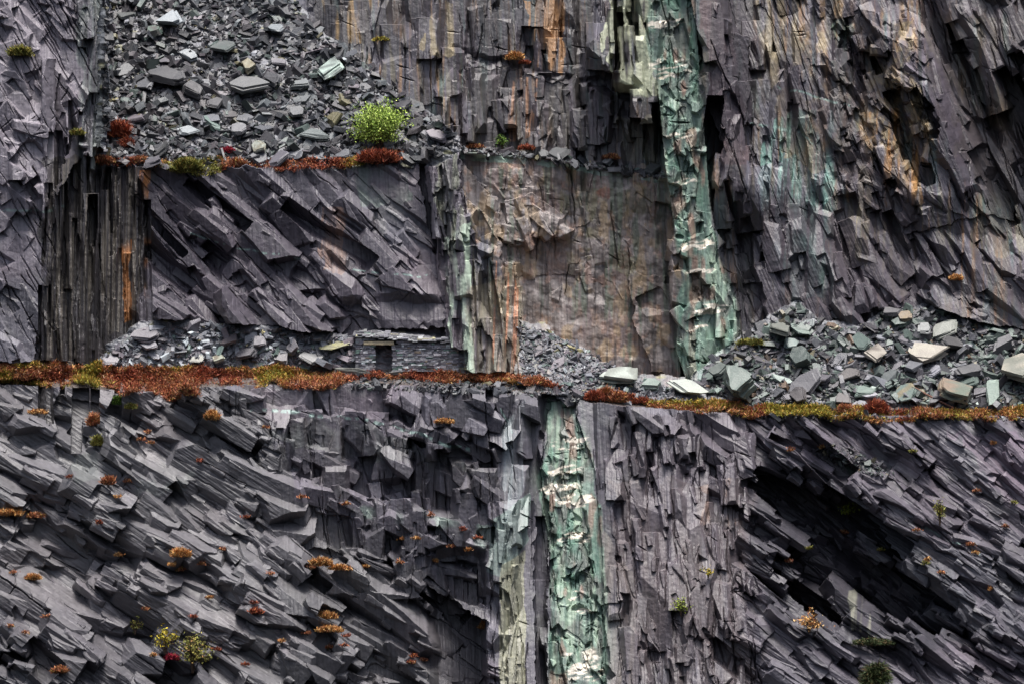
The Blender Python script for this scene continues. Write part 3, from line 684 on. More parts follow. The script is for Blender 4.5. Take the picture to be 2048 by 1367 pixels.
def pick(n, pal):
    w = np.array([p[1] for p in pal], float); w /= w.sum()
    k = rng.choice(len(pal), n, p=w)
    c = np.array([lin(p[0]) for p in pal])[k]
    return c * np.minimum(np.exp(rng.normal(0, .36, n)), 1.5)[:, None]

def in_poly_points(poly, n):
    xs = [p[0] for p in poly]; ys = [p[1] for p in poly]
    out = np.zeros((0, 2))
    while len(out) < n:
        q = np.stack([rng.uniform(min(xs), max(xs), n), rng.uniform(min(ys), max(ys), n)], 1)
        out = np.vstack([out, q[inpoly(q[:, 0], q[:, 1], poly)]])
    return out[:n]

GREY = [((84, 86, 92), 5), ((104, 106, 112), 4), ((74, 72, 78), 4), ((98, 92, 98), 3), ((128, 134, 138), 1.6), ((84, 98, 94), 1.4), ((120, 114, 84), .35)]
GREEN = [((86, 88, 94), 4), ((106, 106, 112), 3), ((70, 68, 74), 4), ((88, 102, 96), 3), ((122, 134, 128), 1.6), ((132, 126, 104), .6), ((112, 92, 76), .4)]
SC_UL = [(212, -120), (420, -120), (585, 0), (640, 62), (722, 124), (800, 188), (900, 255), (915, 290), (840, 322), (300, 335), (205, 330)]
SC_R = [(1385, 770), (1440, 715), (1545, 640), (1600, 610), (1650, 650), (1715, 660), (1765, 630), (1850, 615), (1960, 650), (2060, 675), (2190, 710), (2190, 815), (1500, 808)]
SC_HUT = [(190, 728), (225, 690), (275, 660), (420, 648), (560, 660), (700, 678), (712, 735)]
SC_FAN = [(1036, 650), (1090, 660), (1180, 705), (1270, 755), (1380, 785), (1380, 815), (1110, 790), (1045, 760)]
SC_LEDGE = [(918, 292), (1100, 312), (1330, 350), (1330, 358), (1100, 322), (918, 302)]
for nm, poly, n, sz, pal, lb, th_ in [("slate_scree", SC_UL, 10000, 13.0, GREY, "slope of broken slate waste above the terrace cliff", (.16, .5)),
                                 ("slate_scree", SC_R, 9000, 12.0, GREEN, "greenish broken slate waste piled under the right wall", (.16, .5)),
                                 ("slate_scree", SC_HUT, 2600, 8.0, GREY, "broken slate lying on the ledge left of the stone hut", (.16, .5)),
                                 ("slate_scree", SC_FAN, 4200, 7.0, GREY, "fan of small slate pieces between the spine and the dyke", (.12, .35)),
                                 ("slate_scree", SC_LEDGE, 900, 7.0, GREY, "slate chips along the narrow ledge above the mid wall", (.16, .5)),
                                 ("slate_scree", [(700, 752), (1060, 762), (1160, 790), (1160, 808), (1050, 790), (700, 776)], 1500, 6.0, GREY, "slate chippings spilling over the ledge edge below the hut", (.16, .5)),
                                 ("slate_scree", [(1625, 905), (1660, 885), (1720, 905), (1790, 945), (1770, 955), (1690, 938)], 700, 5.5, GREEN, "pale slate chippings in a hollow of the lower cliff", (.16, .5)),
                                 ("slate_scree", [(1480, 815), (2190, 826), (2190, 842), (1480, 836)], 1500, 6.0, GREY, "slate chippings along the edge of the ledge below the spoil heap", (.16, .5))]:
    xy = in_poly_points(poly, n)
    size = np.clip(np.exp(rng.normal(math.log(sz), .68, n)), 3, 52)
    V, F, C = rand_stones(xy, size, pick(n, pal), thick=th_, bright={id(SC_HUT): 1.15, id(SC_FAN): .95, id(SC_R): .56}.get(id(poly), .44), face=50 if poly is SC_HUT else 32)
    tag(npmesh(nm, V, F, C, M_STONE), lb, "scree", None, 'stuff')

def stone_mesh(a, b, c, seed, chips=4, n=None, layers=2):
    """angular slate block about a x b x c metres: stacked cleaved layers, corners broken off"""
    r = random.Random(seed)
    bm = bmesh.new()
    n = n or r.choice([4, 4, 5, 6])
    a0 = r.uniform(0, 6.28)
    ang = sorted(a0 + i * 6.283 / n + r.uniform(-.4, .4) for i in range(n))
    rad = [r.uniform(.82, 1.12) for _ in ang]
    for ly in range(layers):
        z0 = -c / 2 + c * ly / layers; z1 = -c / 2 + c * (ly + 1) / layers
        k = r.uniform(.9, 1.0) if ly else 1.0
        ox, oy = r.uniform(-.1, .1) * a * bool(ly), r.uniform(-.1, .1) * b * bool(ly)
        tp = [r.uniform(.88, 1.0) for _ in ang]
        v0 = [bm.verts.new((math.cos(t) * q * a / 2 * k + ox, math.sin(t) * q * b / 2 * k + oy, z0)) for t, q in zip(ang, rad)]
        v1 = [bm.verts.new((math.cos(t) * q * a / 2 * k * e + ox, math.sin(t) * q * b / 2 * k * e + oy, z1 + (r.uniform(-.18, .12) * c if ly == layers - 1 else 0))) for t, q, e in zip(ang, rad, tp)]
        bm.faces.new(v0[::-1])
        bm.faces.new(v1)
        for i in range(n):
            bm.faces.new((v0[i], v0[(i + 1) % n], v1[(i + 1) % n], v1[i]))
    bmesh.ops.triangulate(bm, faces=[f for f in bm.faces if len(f.verts) > 4])
    for _ in range(chips):
        d = Vector((r.gauss(0, 1), r.gauss(0, 1), r.gauss(0, .5))).normalized()
        sup = max(v.co.dot(d) for v in bm.verts)
        lo = min(v.co.dot(d) for v in bm.verts)
        co = d * (sup - (sup - lo) * r.uniform(.06, .24))
        res = bmesh.ops.bisect_plane(bm, geom=bm.verts[:] + bm.edges[:] + bm.faces[:], plane_co=co, plane_no=d, clear_outer=True)
        eds = [e for e in res['geom_cut'] if isinstance(e, bmesh.types.BMEdge)]
        if eds:
            try: bmesh.ops.holes_fill(bm, edges=eds)
            except Exception: pass
    bmesh.ops.triangulate(bm, faces=bm.faces[:])
    bmesh.ops.subdivide_edges(bm, edges=bm.edges[:], cuts=2, use_grid_fill=True)
    s = .05 * min(a, b, c)
    for v in bm.verts:
        p = v.co * (3.0 / max(a, .2)) + Vector((seed * 1.7 % 91, 0, 0))
        v.co += mnoise.noise_vector(p) * s * 1.5 + Vector((0, 0, mnoise.noise(v.co * (9 / a) + Vector((seed % 37, 3, 1))))) * s * .5
    bmesh.ops.recalc_face_normals(bm, faces=bm.faces[:])
    return bm

def boulder(x, y, w, h, col, roll=0.0, face=35.0, yaw=None, seed=0, thick=None, label=None, group=None, name="slate_block", lift=.25, patch=None, chips=3, layers=4, n=None):
    r = random.Random(seed * 13 + 5)
    a = w * PX
    f = math.radians(face)
    c = (thick if thick else r.uniform(.18, .38)) * h * PX
    b = max(.5 * h * PX, (h * PX - c * math.cos(f)) / max(.25, math.sin(f)))
    bm = stone_mesh(a, b, c, seed, chips, n, layers)
    me = bpy.data.meshes.new(name)
    bm.to_mesh(me); bm.free()
    me.shade_flat()
    nv = len(me.vertices)
    co = np.empty(nv * 3, np.float32); me.vertices.foreach_get("co", co); co = co.reshape(-1, 3)
    mute = lambda q: lin(q) * .5 + lin(q).mean() * .42
    C = np.tile(mute(col) * (1.15 if x < 720 and y > 600 else .74), (nv, 1))
    if patch is not None:
        q = co / np.abs(co).max() * 3
        wgt = sstep(.45, .62, vn(q[:, 0] * 1.3 + seed, q[:, 1] * 1.3 + q[:, 2]))[:, None]
        C = C * (1 - wgt) + mute(patch) * wgt
    at = me.color_attributes.new("Col", 'FLOAT_COLOR', 'POINT')
    c4 = np.ones((nv, 4), np.float32); c4[:, :3] = np.clip(C, .01, .8); at.data.foreach_set("color", c4.ravel())
    me.materials.append(M_STONE)
    o = bpy.data.objects.new(name, me); sc.collection.objects.link(o)
    o.location = world(x, y, depth_at(x, y + h * .3) + lift * h)
    o.rotation_euler = (Matrix.Rotation(math.radians(-roll), 3, 'Y') @ Matrix.Rotation(f, 3, 'X') @ Matrix.Rotation(r.uniform(-.3, .3) if yaw is None else yaw, 3, 'Z')).to_euler()
    tag(o, label or "plain grey slate block lying loose among smaller slate waste", "slate block", group)
    return o

NAMED = [
 (335, 40, 66, 50, (150, 164, 174), 12, 42, None, "large pale blue flat-topped slate block near the top of the upper left scree"),
 (308, 64, 40, 32, (92, 90, 84), 10, 30, (84, 116, 100), "brownish slate block with green top edge just below the large pale blue block"),
 (497, 132, 36, 40, (168, 160, 118), 25, 40, (120, 104, 60), "yellow lichened boulder standing out among grey scree"),
 (334, 152, 88, 46, (72, 72, 78), -6, 28, None, "large dark ridge-backed slate boulder left of centre on the upper scree"),
 (385, 178, 52, 34, (80, 78, 82), -28, 35, None, "dark slate slab tilted up to the right beside the large dark boulder"),
 (490, 172, 84, 40, (104, 106, 108), 4, 35, None, "rounded grey layered boulder in the middle of the upper scree"),
 (448, 92, 56, 30, (88, 98, 96), 5, 25, (70, 84, 80), "blocky greenish grey slate block with dark front in the upper scree"),
 (660, 135, 64, 48, (104, 122, 114), 22, 38, (150, 180, 164), "green grey boulder with pale mint facet near the cliff edge of the upper scree"),
 (376, 260, 46, 28, (140, 154, 160), -4, 35, None, "pale blue grey block low on the upper left scree"),
 (517, 292, 32, 32, (158, 168, 150), 30, 40, (120, 116, 90), "whitish green lichened stone just above the terrace edge"),
 (624, 268, 82, 26, (104, 118, 116), -12, 25, None, "long greenish flat slab with dark underside left of the green bush"),
 (318, 302, 60, 26, (72, 74, 78), 38, 30, None, "dark slab leaning steeply down to the right over the terrace edge"),
 (435, 205, 42, 30, (82, 80, 84), 0, 30, None, "dark square slate block below the rounded layered boulder"),
 (545, 155, 30, 44, (92, 92, 98), 40, 45, None, "narrow grey slab leaning down right beside the layered boulder"),
 (600, 170, 46, 26, (118, 126, 128), 10, 30, None, "grey flat-topped slab right of the leaning narrow slab"),
 (590, 225, 40, 30, (100, 102, 106), 5, 35, None, "grey block left above the long greenish slab"),
 (480, 258, 38, 28, (118, 118, 124), 6, 30, None, "lilac grey block above the whitish lichened stone"),
 (255, 32, 40, 22, (86, 92, 92), 0, 25, None, "dark slab beside the buttress at the top of the scree"),
 (1120, 306, 48, 34, (76, 80, 84), 4, 28, None, "large dark angular block on the narrow ledge above the mid wall"),
 (1088, 308, 26, 22, (92, 94, 98), -20, 35, None, "smaller grey block left of the large dark block on the narrow ledge"),
 (1215, 324, 26, 24, (130, 136, 142), 20, 42, None, "pale tilted slab on the small rubble heap at the end of the narrow ledge"),
 (1305, 338, 38, 30, (100, 108, 106), 8, 25, None, "grey green block at the dyke end of the narrow ledge"),
 (1238, 750, 78, 48, (132, 142, 128), 4, 34, (150, 164, 150), "large pale green boulder behind the ledge between fan and dyke"),
 (1212, 775, 50, 18, (118, 146, 134), 8, 35, None, "flat mint slab at the foot of the large pale green boulder"),
 (1300, 768, 52, 26, (122, 150, 136), 10, 35, None, "mint green slab right of the large pale green boulder"),
 (1378, 776, 88, 36, (166, 180, 160), -4, 42, (140, 150, 140), "broad pale whitish green slab lying at the foot of the dyke"),
 (1262, 796, 40, 18, (110, 112, 116), 10, 30, None, "grey slab below the mint green slab on the ledge"),
 (1478, 760, 66, 90, (96, 122, 110), 20, 48, (80, 104, 94), "tall layered green boulder on the ledge right of the dyke"),
 (1438, 740, 46, 34, (88, 104, 96), 20, 30, None, "dark green slab leaning against the tall layered green boulder"),
 (1468, 793, 24, 28, (82, 78, 78), 0, 15, None, "small upright brown grey block in front of the tall layered green boulder"),
 (1612, 768, 74, 40, (96, 94, 104), 34, 50, None, "purple grey slab lying face up low on the right spoil heap"),
 (1634, 742, 20, 40, (112, 124, 120), 6, 30, None, "upright green grey post-like slab in the right spoil heap"),
 (1600, 718, 40, 50, (84, 104, 98), 30, 40, None, "green pyramid-shaped block under the right wall"),
 (1721, 684, 40, 36, (84, 116, 106), 40, 40, None, "sharp green triangular slab in the upper middle of the right spoil heap"),
 (1585, 688, 36, 24, (118, 146, 140), -6, 38, None, "mint blue block at the upper left of the right spoil heap"),
 (1616, 648, 30, 22, (124, 138, 138), 20, 38, None, "pale blue grey slab below the right wall"),
 (1560, 655, 40, 44, (122, 128, 116), 0, 10, None, "square pale block standing at the left head of the right spoil heap"),
 (1812, 632, 38, 28, (162, 136, 84), 10, 30, (130, 110, 80), "ochre orange block near the top of the right spoil heap"),
 (1788, 622, 46, 32, (96, 94, 100), -4, 30, None, "grey layered block left of the ochre orange block"),
 (1752, 705, 52, 40, (112, 98, 86), 2, 25, (150, 140, 122), "brown blocky boulder with pale top in the middle of the right spoil heap"),
 (1850, 706, 92, 44, (176, 166, 138), 10, 36, (140, 128, 110), "large pale tan boulder in the right spoil heap"),
 (1826, 730, 36, 34, (92, 96, 108), 0, 30, None, "blue grey angular block under the large pale tan boulder"),
 (1888, 660, 56, 32, (140, 146, 132), 25, 40, None, "pale green grey slab below the ochre orange block"),
 (1848, 655, 36, 28, (136, 142, 142), 10, 40, None, "pale grey tilted slab left of the pale green grey slab"),
 (1906, 686, 60, 44, (70, 68, 72), -20, 30, None, "dark layered boulder right of the large pale tan boulder"),
 (1934, 742, 54, 38, (82, 82, 88), 4, 30, None, "dark grey blocky boulder above the mossy green boulder"),
 (1915, 782, 78, 56, (104, 120, 96), -14, 32, (124, 98, 66), "large mossy green and brown boulder at the foot of the right spoil heap"),
 (1984, 786, 40, 52, (150, 180, 160), -30, 60, None, "pale mint slab standing beside the mossy green and brown boulder"),
 (2040, 735, 70, 60, (120, 124, 104), 10, 30, (140, 132, 110), "big olive and tan boulder at the right end of the spoil heap"),
 (2010, 690, 66, 40, (98, 96, 104), 24, 46, None, "large lilac slab lying on the slope above the olive and tan boulder"),
 (1700, 745, 50, 26, (108, 100, 98), 28, 35, None, "long brown grey slab sloping right in the middle of the right spoil heap"),
 (1724, 782, 46, 24, (104, 134, 120), 4, 30, None, "green block low in the right spoil heap"),
 (1812, 782, 46, 36, (106, 136, 124), 35, 40, (130, 116, 70), "green leaning slab left of the rusty pipe"),
 (1780, 755, 52, 26, (92, 104, 104), 38, 40, None, "dark green grey slab sloping towards the rusty pipe"),
 (1686, 795, 34, 26, (108, 100, 100), 0, 30, None, "brownish block at the foot of the right spoil heap"),
 (1598, 786, 32, 40, (104, 96, 98), 50, 45, None, "brown pointed slab standing left of the green block"),
 (1868, 798, 40, 16, (104, 104, 108), 6, 30, None, "flat grey slab under the lower end of the rusty pipe"),
 (292, 668, 66, 34, (104, 98, 108), 10, 40, None, "large flat lilac slab at the foot of the fluted wall"),
 (296, 690, 44, 28, (122, 118, 128), 18, 42, None, "pale lilac block below the large flat lilac slab"),
 (215, 722, 44, 20, (112, 106, 116), -4, 40, None, "lilac pointed slab at the left end of the rubble on the hut ledge"),
 (308, 710, 28, 22, (124, 124, 136), -10, 40, None, "pale blue grey block low in the rubble left of the hut"),
 (455, 682, 42, 26, (98, 84, 88), 25, 35, None, "maroon rectangular slab in the rubble left of the hut"),
 (436, 714, 28, 22, (140, 148, 122), 10, 30, (110, 96, 70), "greenish white mossy block in the rubble left of the hut"),
 (392, 716, 34, 18, (138, 138, 124), 10, 35, None, "cream slab in front of the pale rubble blocks left of the hut"),
 (490, 706, 58, 28, (90, 86, 92), 20, 30, None, "long dark slab sloping right in the rubble left of the hut"),
 (520, 684, 30, 30, (104, 100, 108), 20, 40, None, "upright grey slab behind the long dark rubble slab"),
 (566, 716, 46, 30, (108, 102, 106), 10, 38, None, "broad grey block in the rubble between long dark slab and hut"),
 (582, 692, 34, 34, (100, 96, 104), 50, 40, None, "steeply tilted grey slab above the broad grey rubble block"),
 (628, 712, 56, 30, (112, 112, 112), -4, 40, None, "pale grey block nearest to the hut in the rubble"),
 (668, 690, 70, 16, (120, 118, 84), 4, 20, (150, 146, 70), "flat slab with yellow moss on top just left of the hut"),
]
for i, (x, y, w, h, col, roll, face, patch, lb) in enumerate(NAMED):
    boulder(x, y, w * 1.02, h * 1.08, col, roll, face, seed=100 + i, label=lb, group=None, patch=patch)

def scatter_blocks(poly, n, smin, smax, pal, seed, label, group):
    pts = in_poly_points(poly, n)
    cs = pick(n, pal)
    for i, (x, y) in enumerate(pts):
        r = random.Random(seed + i)
        w = smin + (smax - smin) * r.random() ** 2
        o = boulder(x, y, w, w * r.uniform(.4, .75), (90, 90, 90), r.gauss(5, 18), r.uniform(18, 50), seed=seed + i, label=label, group=group, lift=.12, thick=r.uniform(.16, .45))
        at = o.data.color_attributes["Col"]
        c4 = np.ones((len(o.data.vertices), 4), np.float32); c4[:, :3] = np.clip(cs[i], .02, .6); at.data.foreach_set("color", c4.ravel())
scatter_blocks([(230, -20), (420, -20), (585, 20), (720, 130), (890, 262), (840, 315), (300, 325), (215, 300)], 85, 18, 56, GREY, 1000, "plain angular grey slate block half buried in the scree above the terrace", "slate blocks on the upper scree")
scatter_blocks(SC_R, 92, 18, 54, GREEN, 2000, "plain grey or greenish slate block half buried in the spoil heap under the right wall", "slate blocks in the spoil heap")
scatter_blocks(SC_HUT, 24, 14, 38, GREY, 3000, "plain grey slate block half buried in the rubble on the hut ledge", "slate blocks on the hut ledge")
scatter_blocks(SC_FAN, 10, 12, 26, GREY, 4000, "plain grey slate block lying in the fan of small slate", "slate blocks in the slate fan")
scatter_blocks([(1060, 308), (1330, 346), (1330, 354), (1060, 318)], 14, 11, 22, GREY, 5000, "plain grey slate block on the narrow ledge above the mid wall", "slate blocks on the narrow ledge")

# ------------------------------------------------------------------ the dry-stone hut
def box_arrays(boxes, lean=0.0):
    """boxes: (x0,x1,y0,y1,z0,z1,col); slightly jittered corners"""
    V, F, C = [], [], []
    f = np.array([(0, 1, 3, 2), (4, 6, 7, 5), (0, 4, 5, 1), (2, 3, 7, 6), (0, 2, 6, 4), (1, 5, 7, 3)])
    for k, (x0, x1, y0, y1, z0, z1, col) in enumerate(boxes):
        v = np.array([(x, y, z) for x in (x0, x1) for y in (y0, y1) for z in (z0, z1)])
        j = min(x1 - x0, z1 - z0) * .14
        v += rng.uniform(-j, j, v.shape)
        v[:, 2] += (v[:, 1] - y0) * (lean and lean + rng.uniform(-.15, .2))
        V.append(v); F.append(f + 8 * k); C.append(np.tile(col, (8, 1)))
    return np.vstack(V), np.vstack(F), np.vstack(C)

HUT_U = 285.0
HK = 1 - HUT_U / DU
hy = -HUT_U * PX
def hx(x): return (x - 1024) * PX * HK
def hz(y): return (683.5 - y) * PX * HK
hut = bpy.data.objects.new("stone_hut", None); sc.collection.objects.link(hut)
hut.location = (hx(814), hy + 1.2, hz(738))
tag(hut, "small dry-stone slate hut with a dark doorway standing on the ledge", "hut")
HL = Vector(hut.location)
DEPTH = 2.9
def course(x0, x1, z0, top, yfront, depth, pal, door=None):
    out = []
    z = z0
    while z < top(x0) or z < top(x1):
        hgt = R.uniform(.075, .19)
        x = x0
        while x < x1 - .02:
            w = min(R.uniform(.14, .5), x1 - x)
            if x1 - x - w < .08: w = x1 - x
            xm = x + w / 2
            if z + hgt * .6 < top(xm) and not (door and door[0] - .02 < xm < door[1] + .02 and z < door[2]):
                a, b_ = x, x + w
                if door and z < door[2]:
                    if a < door[0] < b_: b_ = door[0]
                    if a < door[1] < b_: a = door[1]
                if b_ - a > .03:
                    yo = R.gauss(0, .025)
                    out.append((a + .006, b_ - .006, yfront + yo, yfront + depth, z + .005, z + hgt - .008, pick(1, pal)[0]))
            x += w
        z += hgt
    return out
HPAL = [((134, 132, 138), 4), ((104, 102, 110), 4), ((156, 156, 160), 3), ((176, 182, 184), 1.4), ((100, 124, 116), .8), ((120, 108, 96), .4)]
def eave(x):  # world z of the wall head
    return float(np.interp(x, [hx(708), hx(787), hx(918)], [hz(674), hz(680.5), hz(685)]))
door = (hx(751), hx(783.5), hz(690))
bx_ = course(hx(711), hx(917), hz(742), lambda x: eave(x) - .02, 0, .55, HPAL, door)
# lintel bearing gap
bx_ = [b for b in bx_ if not (b[4] > hz(690.5) and b[4] < hz(681.5) and b[1] > hx(729) and b[0] < hx(787))]
side = []
for xx0, xx1 in ((hx(711), hx(711) + .5), (hx(917) - .5, hx(917))):
    z = hz(742)
    while z < eave(xx0) + .3:
        h_ = R.uniform(.09, .17); y = .56
        while y < DEPTH:
            w = R.uniform(.2, .6)
            side.append((xx0 + R.gauss(0, .02), xx1 + R.gauss(0, .02), y, min(y + w, DEPTH + .02), z, z + h_ - .01, pick(1, HPAL)[0])); y += w + .01
        z += h_
shade_lining = [(hx(711) + .53, hx(711) + .58, .57, DEPTH, hz(744), eave(hx(711)) - .05, np.full(3, .02)), (hx(917) - .58, hx(917) - .53, .57, DEPTH, hz(744), eave(hx(917)) - .05, np.full(3, .02)), (hx(711) + .4, hx(917) - .4, .5, DEPTH + .1, hz(680.5), hz(680.5) + .05, np.full(3, .02)), (hx(711) + .5, hx(917) - .5, .56, DEPTH, hz(742), hz(742) + .04, np.full(3, .03)), (hx(711) + .5, hx(917) - .5, DEPTH - .08, DEPTH - .02, hz(743), hz(681), np.full(3, .015))]  # hidden near-black panels added to stop light leaks; doorway shade put into colour
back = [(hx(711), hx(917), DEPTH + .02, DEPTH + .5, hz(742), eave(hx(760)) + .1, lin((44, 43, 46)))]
V, F, C = box_arrays(bx_ + side + back + shade_lining)
V[:, 1] += hy
V -= np.array(HL)
npmesh("wall", V, F, C, M_STONE, hut)
lt = []
xa = hx(728)
V, F, C = box_arrays([(hx(728), hx(787.5), -.10, .6, hz(689.6), hz(682.4), lin((176, 162, 132)))])
V[:, 1] += hy; V -= np.array(HL)
npmesh("lintel", V, F, C, M_STONE, hut)["label"] = "pale tan stone lintel over the doorway"
# roof: overlapping courses of rough slates from the eaves back to the ridge
rf = []
ridge = lambda x: float(np.interp(x, [hx(706), hx(735), hx(762), hx(795), hx(850), hx(918)], [hz(669), hz(661.5), hz(657.5), hz(657.5), hz(665), hz(680)]))
N = 24
for r_ in range(N):
    t = r_ / (N - 1)
    y0 = -.22 + t * (DEPTH + .3)
    x = hx(706.5)
    while x < hx(918):
        w = R.uniform(.14, .5)
        xm = x + w / 2
        z = eave(xm) + .03 + (ridge(xm) - eave(xm) + .02) * t ** .8 + R.gauss(0, .045)
        th_ = R.uniform(.03, .09)
        c = pick(1, [((112, 112, 116), 4), ((134, 136, 138), 3), ((88, 88, 94), 4), ((150, 146, 120), .6), ((112, 130, 122), .5)])[0]
        rf.append((x - .03, x + w + .02, y0 + R.gauss(0, .05), y0 + R.uniform(.3, .55), z, z + th_, c))
        x += w
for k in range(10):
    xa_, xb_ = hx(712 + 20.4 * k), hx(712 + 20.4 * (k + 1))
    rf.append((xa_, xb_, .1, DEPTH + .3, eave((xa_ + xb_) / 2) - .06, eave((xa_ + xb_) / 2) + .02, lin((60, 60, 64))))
V, F, C = box_arrays(rf, .22)
V[:, 1] += hy
V -= np.array(HL)
npmesh("roof", V, F, C, M_STONE, hut)
# two slabs lying before the doorway
boulder(705, 741, 92, 13, (104, 106, 98), -3, 12, seed=901, label="long grey slab lying in the heather in front of the hut doorway", thick=.8, name="stone_slab", lift=1.2)
boulder(793, 745, 36, 8, (112, 112, 108), 2, 12, seed=902, label="short grey slab lying in the heather below the hut's front wall", thick=.8, name="stone_slab", lift=2.0)

# rusty pipe lying on the spoil, weathered post above the terrace
def tube(name, p, q, r, col, label, cat, sides=8):
    p, q = Vector(p), Vector(q); d = (q - p)
    e1 = d.orthogonal().normalized(); e2 = d.normalized().cross(e1)
    rings = []
    for k in range(6):
        c0 = p.lerp(q, k / 5) + Vector((0, 0, -.03 * math.sin(k / 5 * 3.14)))
        rings.append([c0 + (e1 * math.cos(i * 6.283 / sides) + e2 * math.sin(i * 6.283 / sides)) * r * R.uniform(.9, 1.1) for i in range(sides)])
    V = np.array([v - p for rg in rings for v in rg])
    F = [(k * sides + i, k * sides + (i + 1) % sides, (k + 1) * sides + (i + 1) % sides, (k + 1) * sides + i) for k in range(5) for i in range(sides)]
    F += [(0, i + 1, i, 0)[:3] + (i,) for i in []]
    o = npmesh(name, V, np.array(F), np.tile(lin(col), (len(V), 1)), M_STONE)
    o.location = p
    return tag(o, label, cat)
tube("rusty_pipe", world(1824, 772, depth_at(1824, 772) + 18), world(1908, 815, depth_at(1908, 812) + 14), .065, (112, 72, 56), "thin rusty iron pipe lying slanted across the right spoil heap", "pipe")
tube("wooden_post", world(451, 322, depth_at(451, 324) + 8), world(443, 297, depth_at(443, 310) + 10), .07, (140, 140, 140), "short weathered grey post leaning left at the terrace edge", "post", 6)

# ------------------------------------------------------------------ plants
def blades(cx, cy, cz, rad, n, length, width, pal, up=.6, flat=.0):
    """n thin triangles in a tuft; returns arrays in metres relative to nothing"""
    d = rng.normal(0, 1, (n, 3)); d[:, 1] -= .4; d[:, 2] = np.abs(d[:, 2]) * (1 - flat) + up
    d /= np.linalg.norm(d, axis=1)[:, None]
    b = np.array([cx, cy, cz]) + rng.normal(0, 1, (n, 3)) * np.array([rad, rad * .6, rad * .4]) * .5
    L = length * rng.uniform(.5, 1.2, n)[:, None]
    sd_ = np.cross(d, rng.normal(0, 1, (n, 3))); sd_ /= np.linalg.norm(sd_, axis=1)[:, None] + 1e-6
    w = width * rng.uniform(.6, 1.2, n)[:, None]
    V = np.stack([b - sd_ * w * .5, b + sd_ * w * .5, b + d * L * .6 + sd_ * w * .55, b + d * L], 1).reshape(-1, 3)
    F = (np.array([[0, 1, 2, 3]]) + np.arange(n)[:, None] * 4)
    c = pick(n, pal)
    C = np.repeat(c, 4, 0) * np.tile(np.array([.8, .8, 1, 1.15]), n)[:, None]
    return V, F, C

def joined(parts):
    V, F, C = [], [], []; o = 0
    for v, f, c in parts:
        V.append(v); F.append(f + o); C.append(c); o += len(v)
    return np.vstack(V), np.vstack(F), np.vstack(C)

RUST = [((170, 110, 78), 5), ((142, 88, 66), 4), ((190, 136, 90), 2.5), ((112, 68, 56), 2), ((140, 124, 66), 1), ((166, 136, 112), 1)]
REDR = [((156, 86, 64), 5), ((126, 68, 54), 4), ((168, 100, 62), 2), ((98, 56, 46), 2)]
MOSS = [((158, 148, 62), 4), ((128, 128, 58), 3), ((176, 138, 66), 3), ((108, 104, 56), 2)]
GOLD = [((196, 150, 92), 4), ((170, 116, 68), 3), ((206, 172, 120), 2), ((146, 92, 60), 2)]
GRN = [((84, 112, 46), 4), ((64, 92, 40), 3), ((110, 130, 56), 2)]
DKG = [((52, 64, 38), 4), ((66, 74, 42), 3), ((78, 66, 44), 2)]
LIME = [((156, 180, 82), 5), ((130, 156, 68), 4), ((184, 202, 110), 3.5), ((96, 120, 54), 2)]
OLIV = [((128, 128, 66), 4), ((148, 138, 70), 3), ((88, 92, 48), 3), ((120, 88, 50), 1)]
YELL = [((168, 148, 44), 4), ((140, 126, 44), 3), ((120, 120, 48), 2)]
PINK = [((170, 50, 72), 4), ((140, 48, 52), 3)]

def heather(poly, n, pal_fn, label, lift=6):
    parts = []
    for x, y in in_poly_points(poly, n):
        hum = float(vn(np.float32(x / 22.0), np.float32(y / 60.0 + 9)))
        u = depth_at(x, y) + R.uniform(0, lift)
        if float(vn(np.float32(x / 13.0 + 50), np.float32(y / 11.0))) < .2: continue
        w = world(x, y + 7 - 13 * hum, u + 6 * hum)
        parts.append(blades(*w, .30, 16, .15 + .14 * hum, .055, pal_fn(x, y), .35))
    V, F, C = joined(parts)
    return tag(npmesh("heather", V, F, C, M_LEAF), label, "heather", None, 'stuff')
def palmix(x, y):
    v = vn(np.float32(x / 60.0), np.float32(y / 25.0 + 3)) + R.gauss(0, .1)
    return MOSS if v > .7 else (REDR if v < .3 else (GOLD if v > .62 else RUST))
HL_POLY = [(-140, 724), (0, 726), (120, 724), (260, 733), (420, 733), (560, 735), (690, 749), (760, 748), (820, 742), (900, 746), (980, 748), (1040, 750), (1090, 760), (1120, 774), (1060, 770), (960, 762), (880, 764), (800, 756), (700, 758), (690, 772), (640, 778), (560, 772), (450, 768), (395, 764), (392, 790), (340, 800), (300, 780), (250, 785), (180, 770), (90, 770), (0, 765), (-140, 770)]
heather(HL_POLY, 7000, palmix, "rust-brown heather covering the ledge on both sides of the hut")
HR_POLY = [(1290, 800), (1400, 800), (1500, 812), (1600, 815), (1700, 815), (1800, 816), (1900, 822), (2048, 815), (2190, 815), (2190, 842), (2048, 838), (1900, 836), (1750, 838), (1600, 830), (1500, 832), (1400, 822), (1300, 812)]
heather(HR_POLY, 3800, lambda x, y: MOSS if 1530 < x < 1670 or R.random() < .2 else palmix(x, y), "rust and yellow heather along the ledge below the right spoil heap")
HT_POLY = [(190, 312), (290, 318), (330, 326), (430, 318), (520, 322), (700, 320), (800, 306), (800, 322), (700, 336), (560, 340), (480, 330), (420, 350), (360, 342), (300, 330), (190, 326)]
heather(HT_POLY, 900, lambda x, y: OLIV if 340 < x < 440 else palmix(x, y), "heather fringe along the top edge of the terrace cliff", 4)

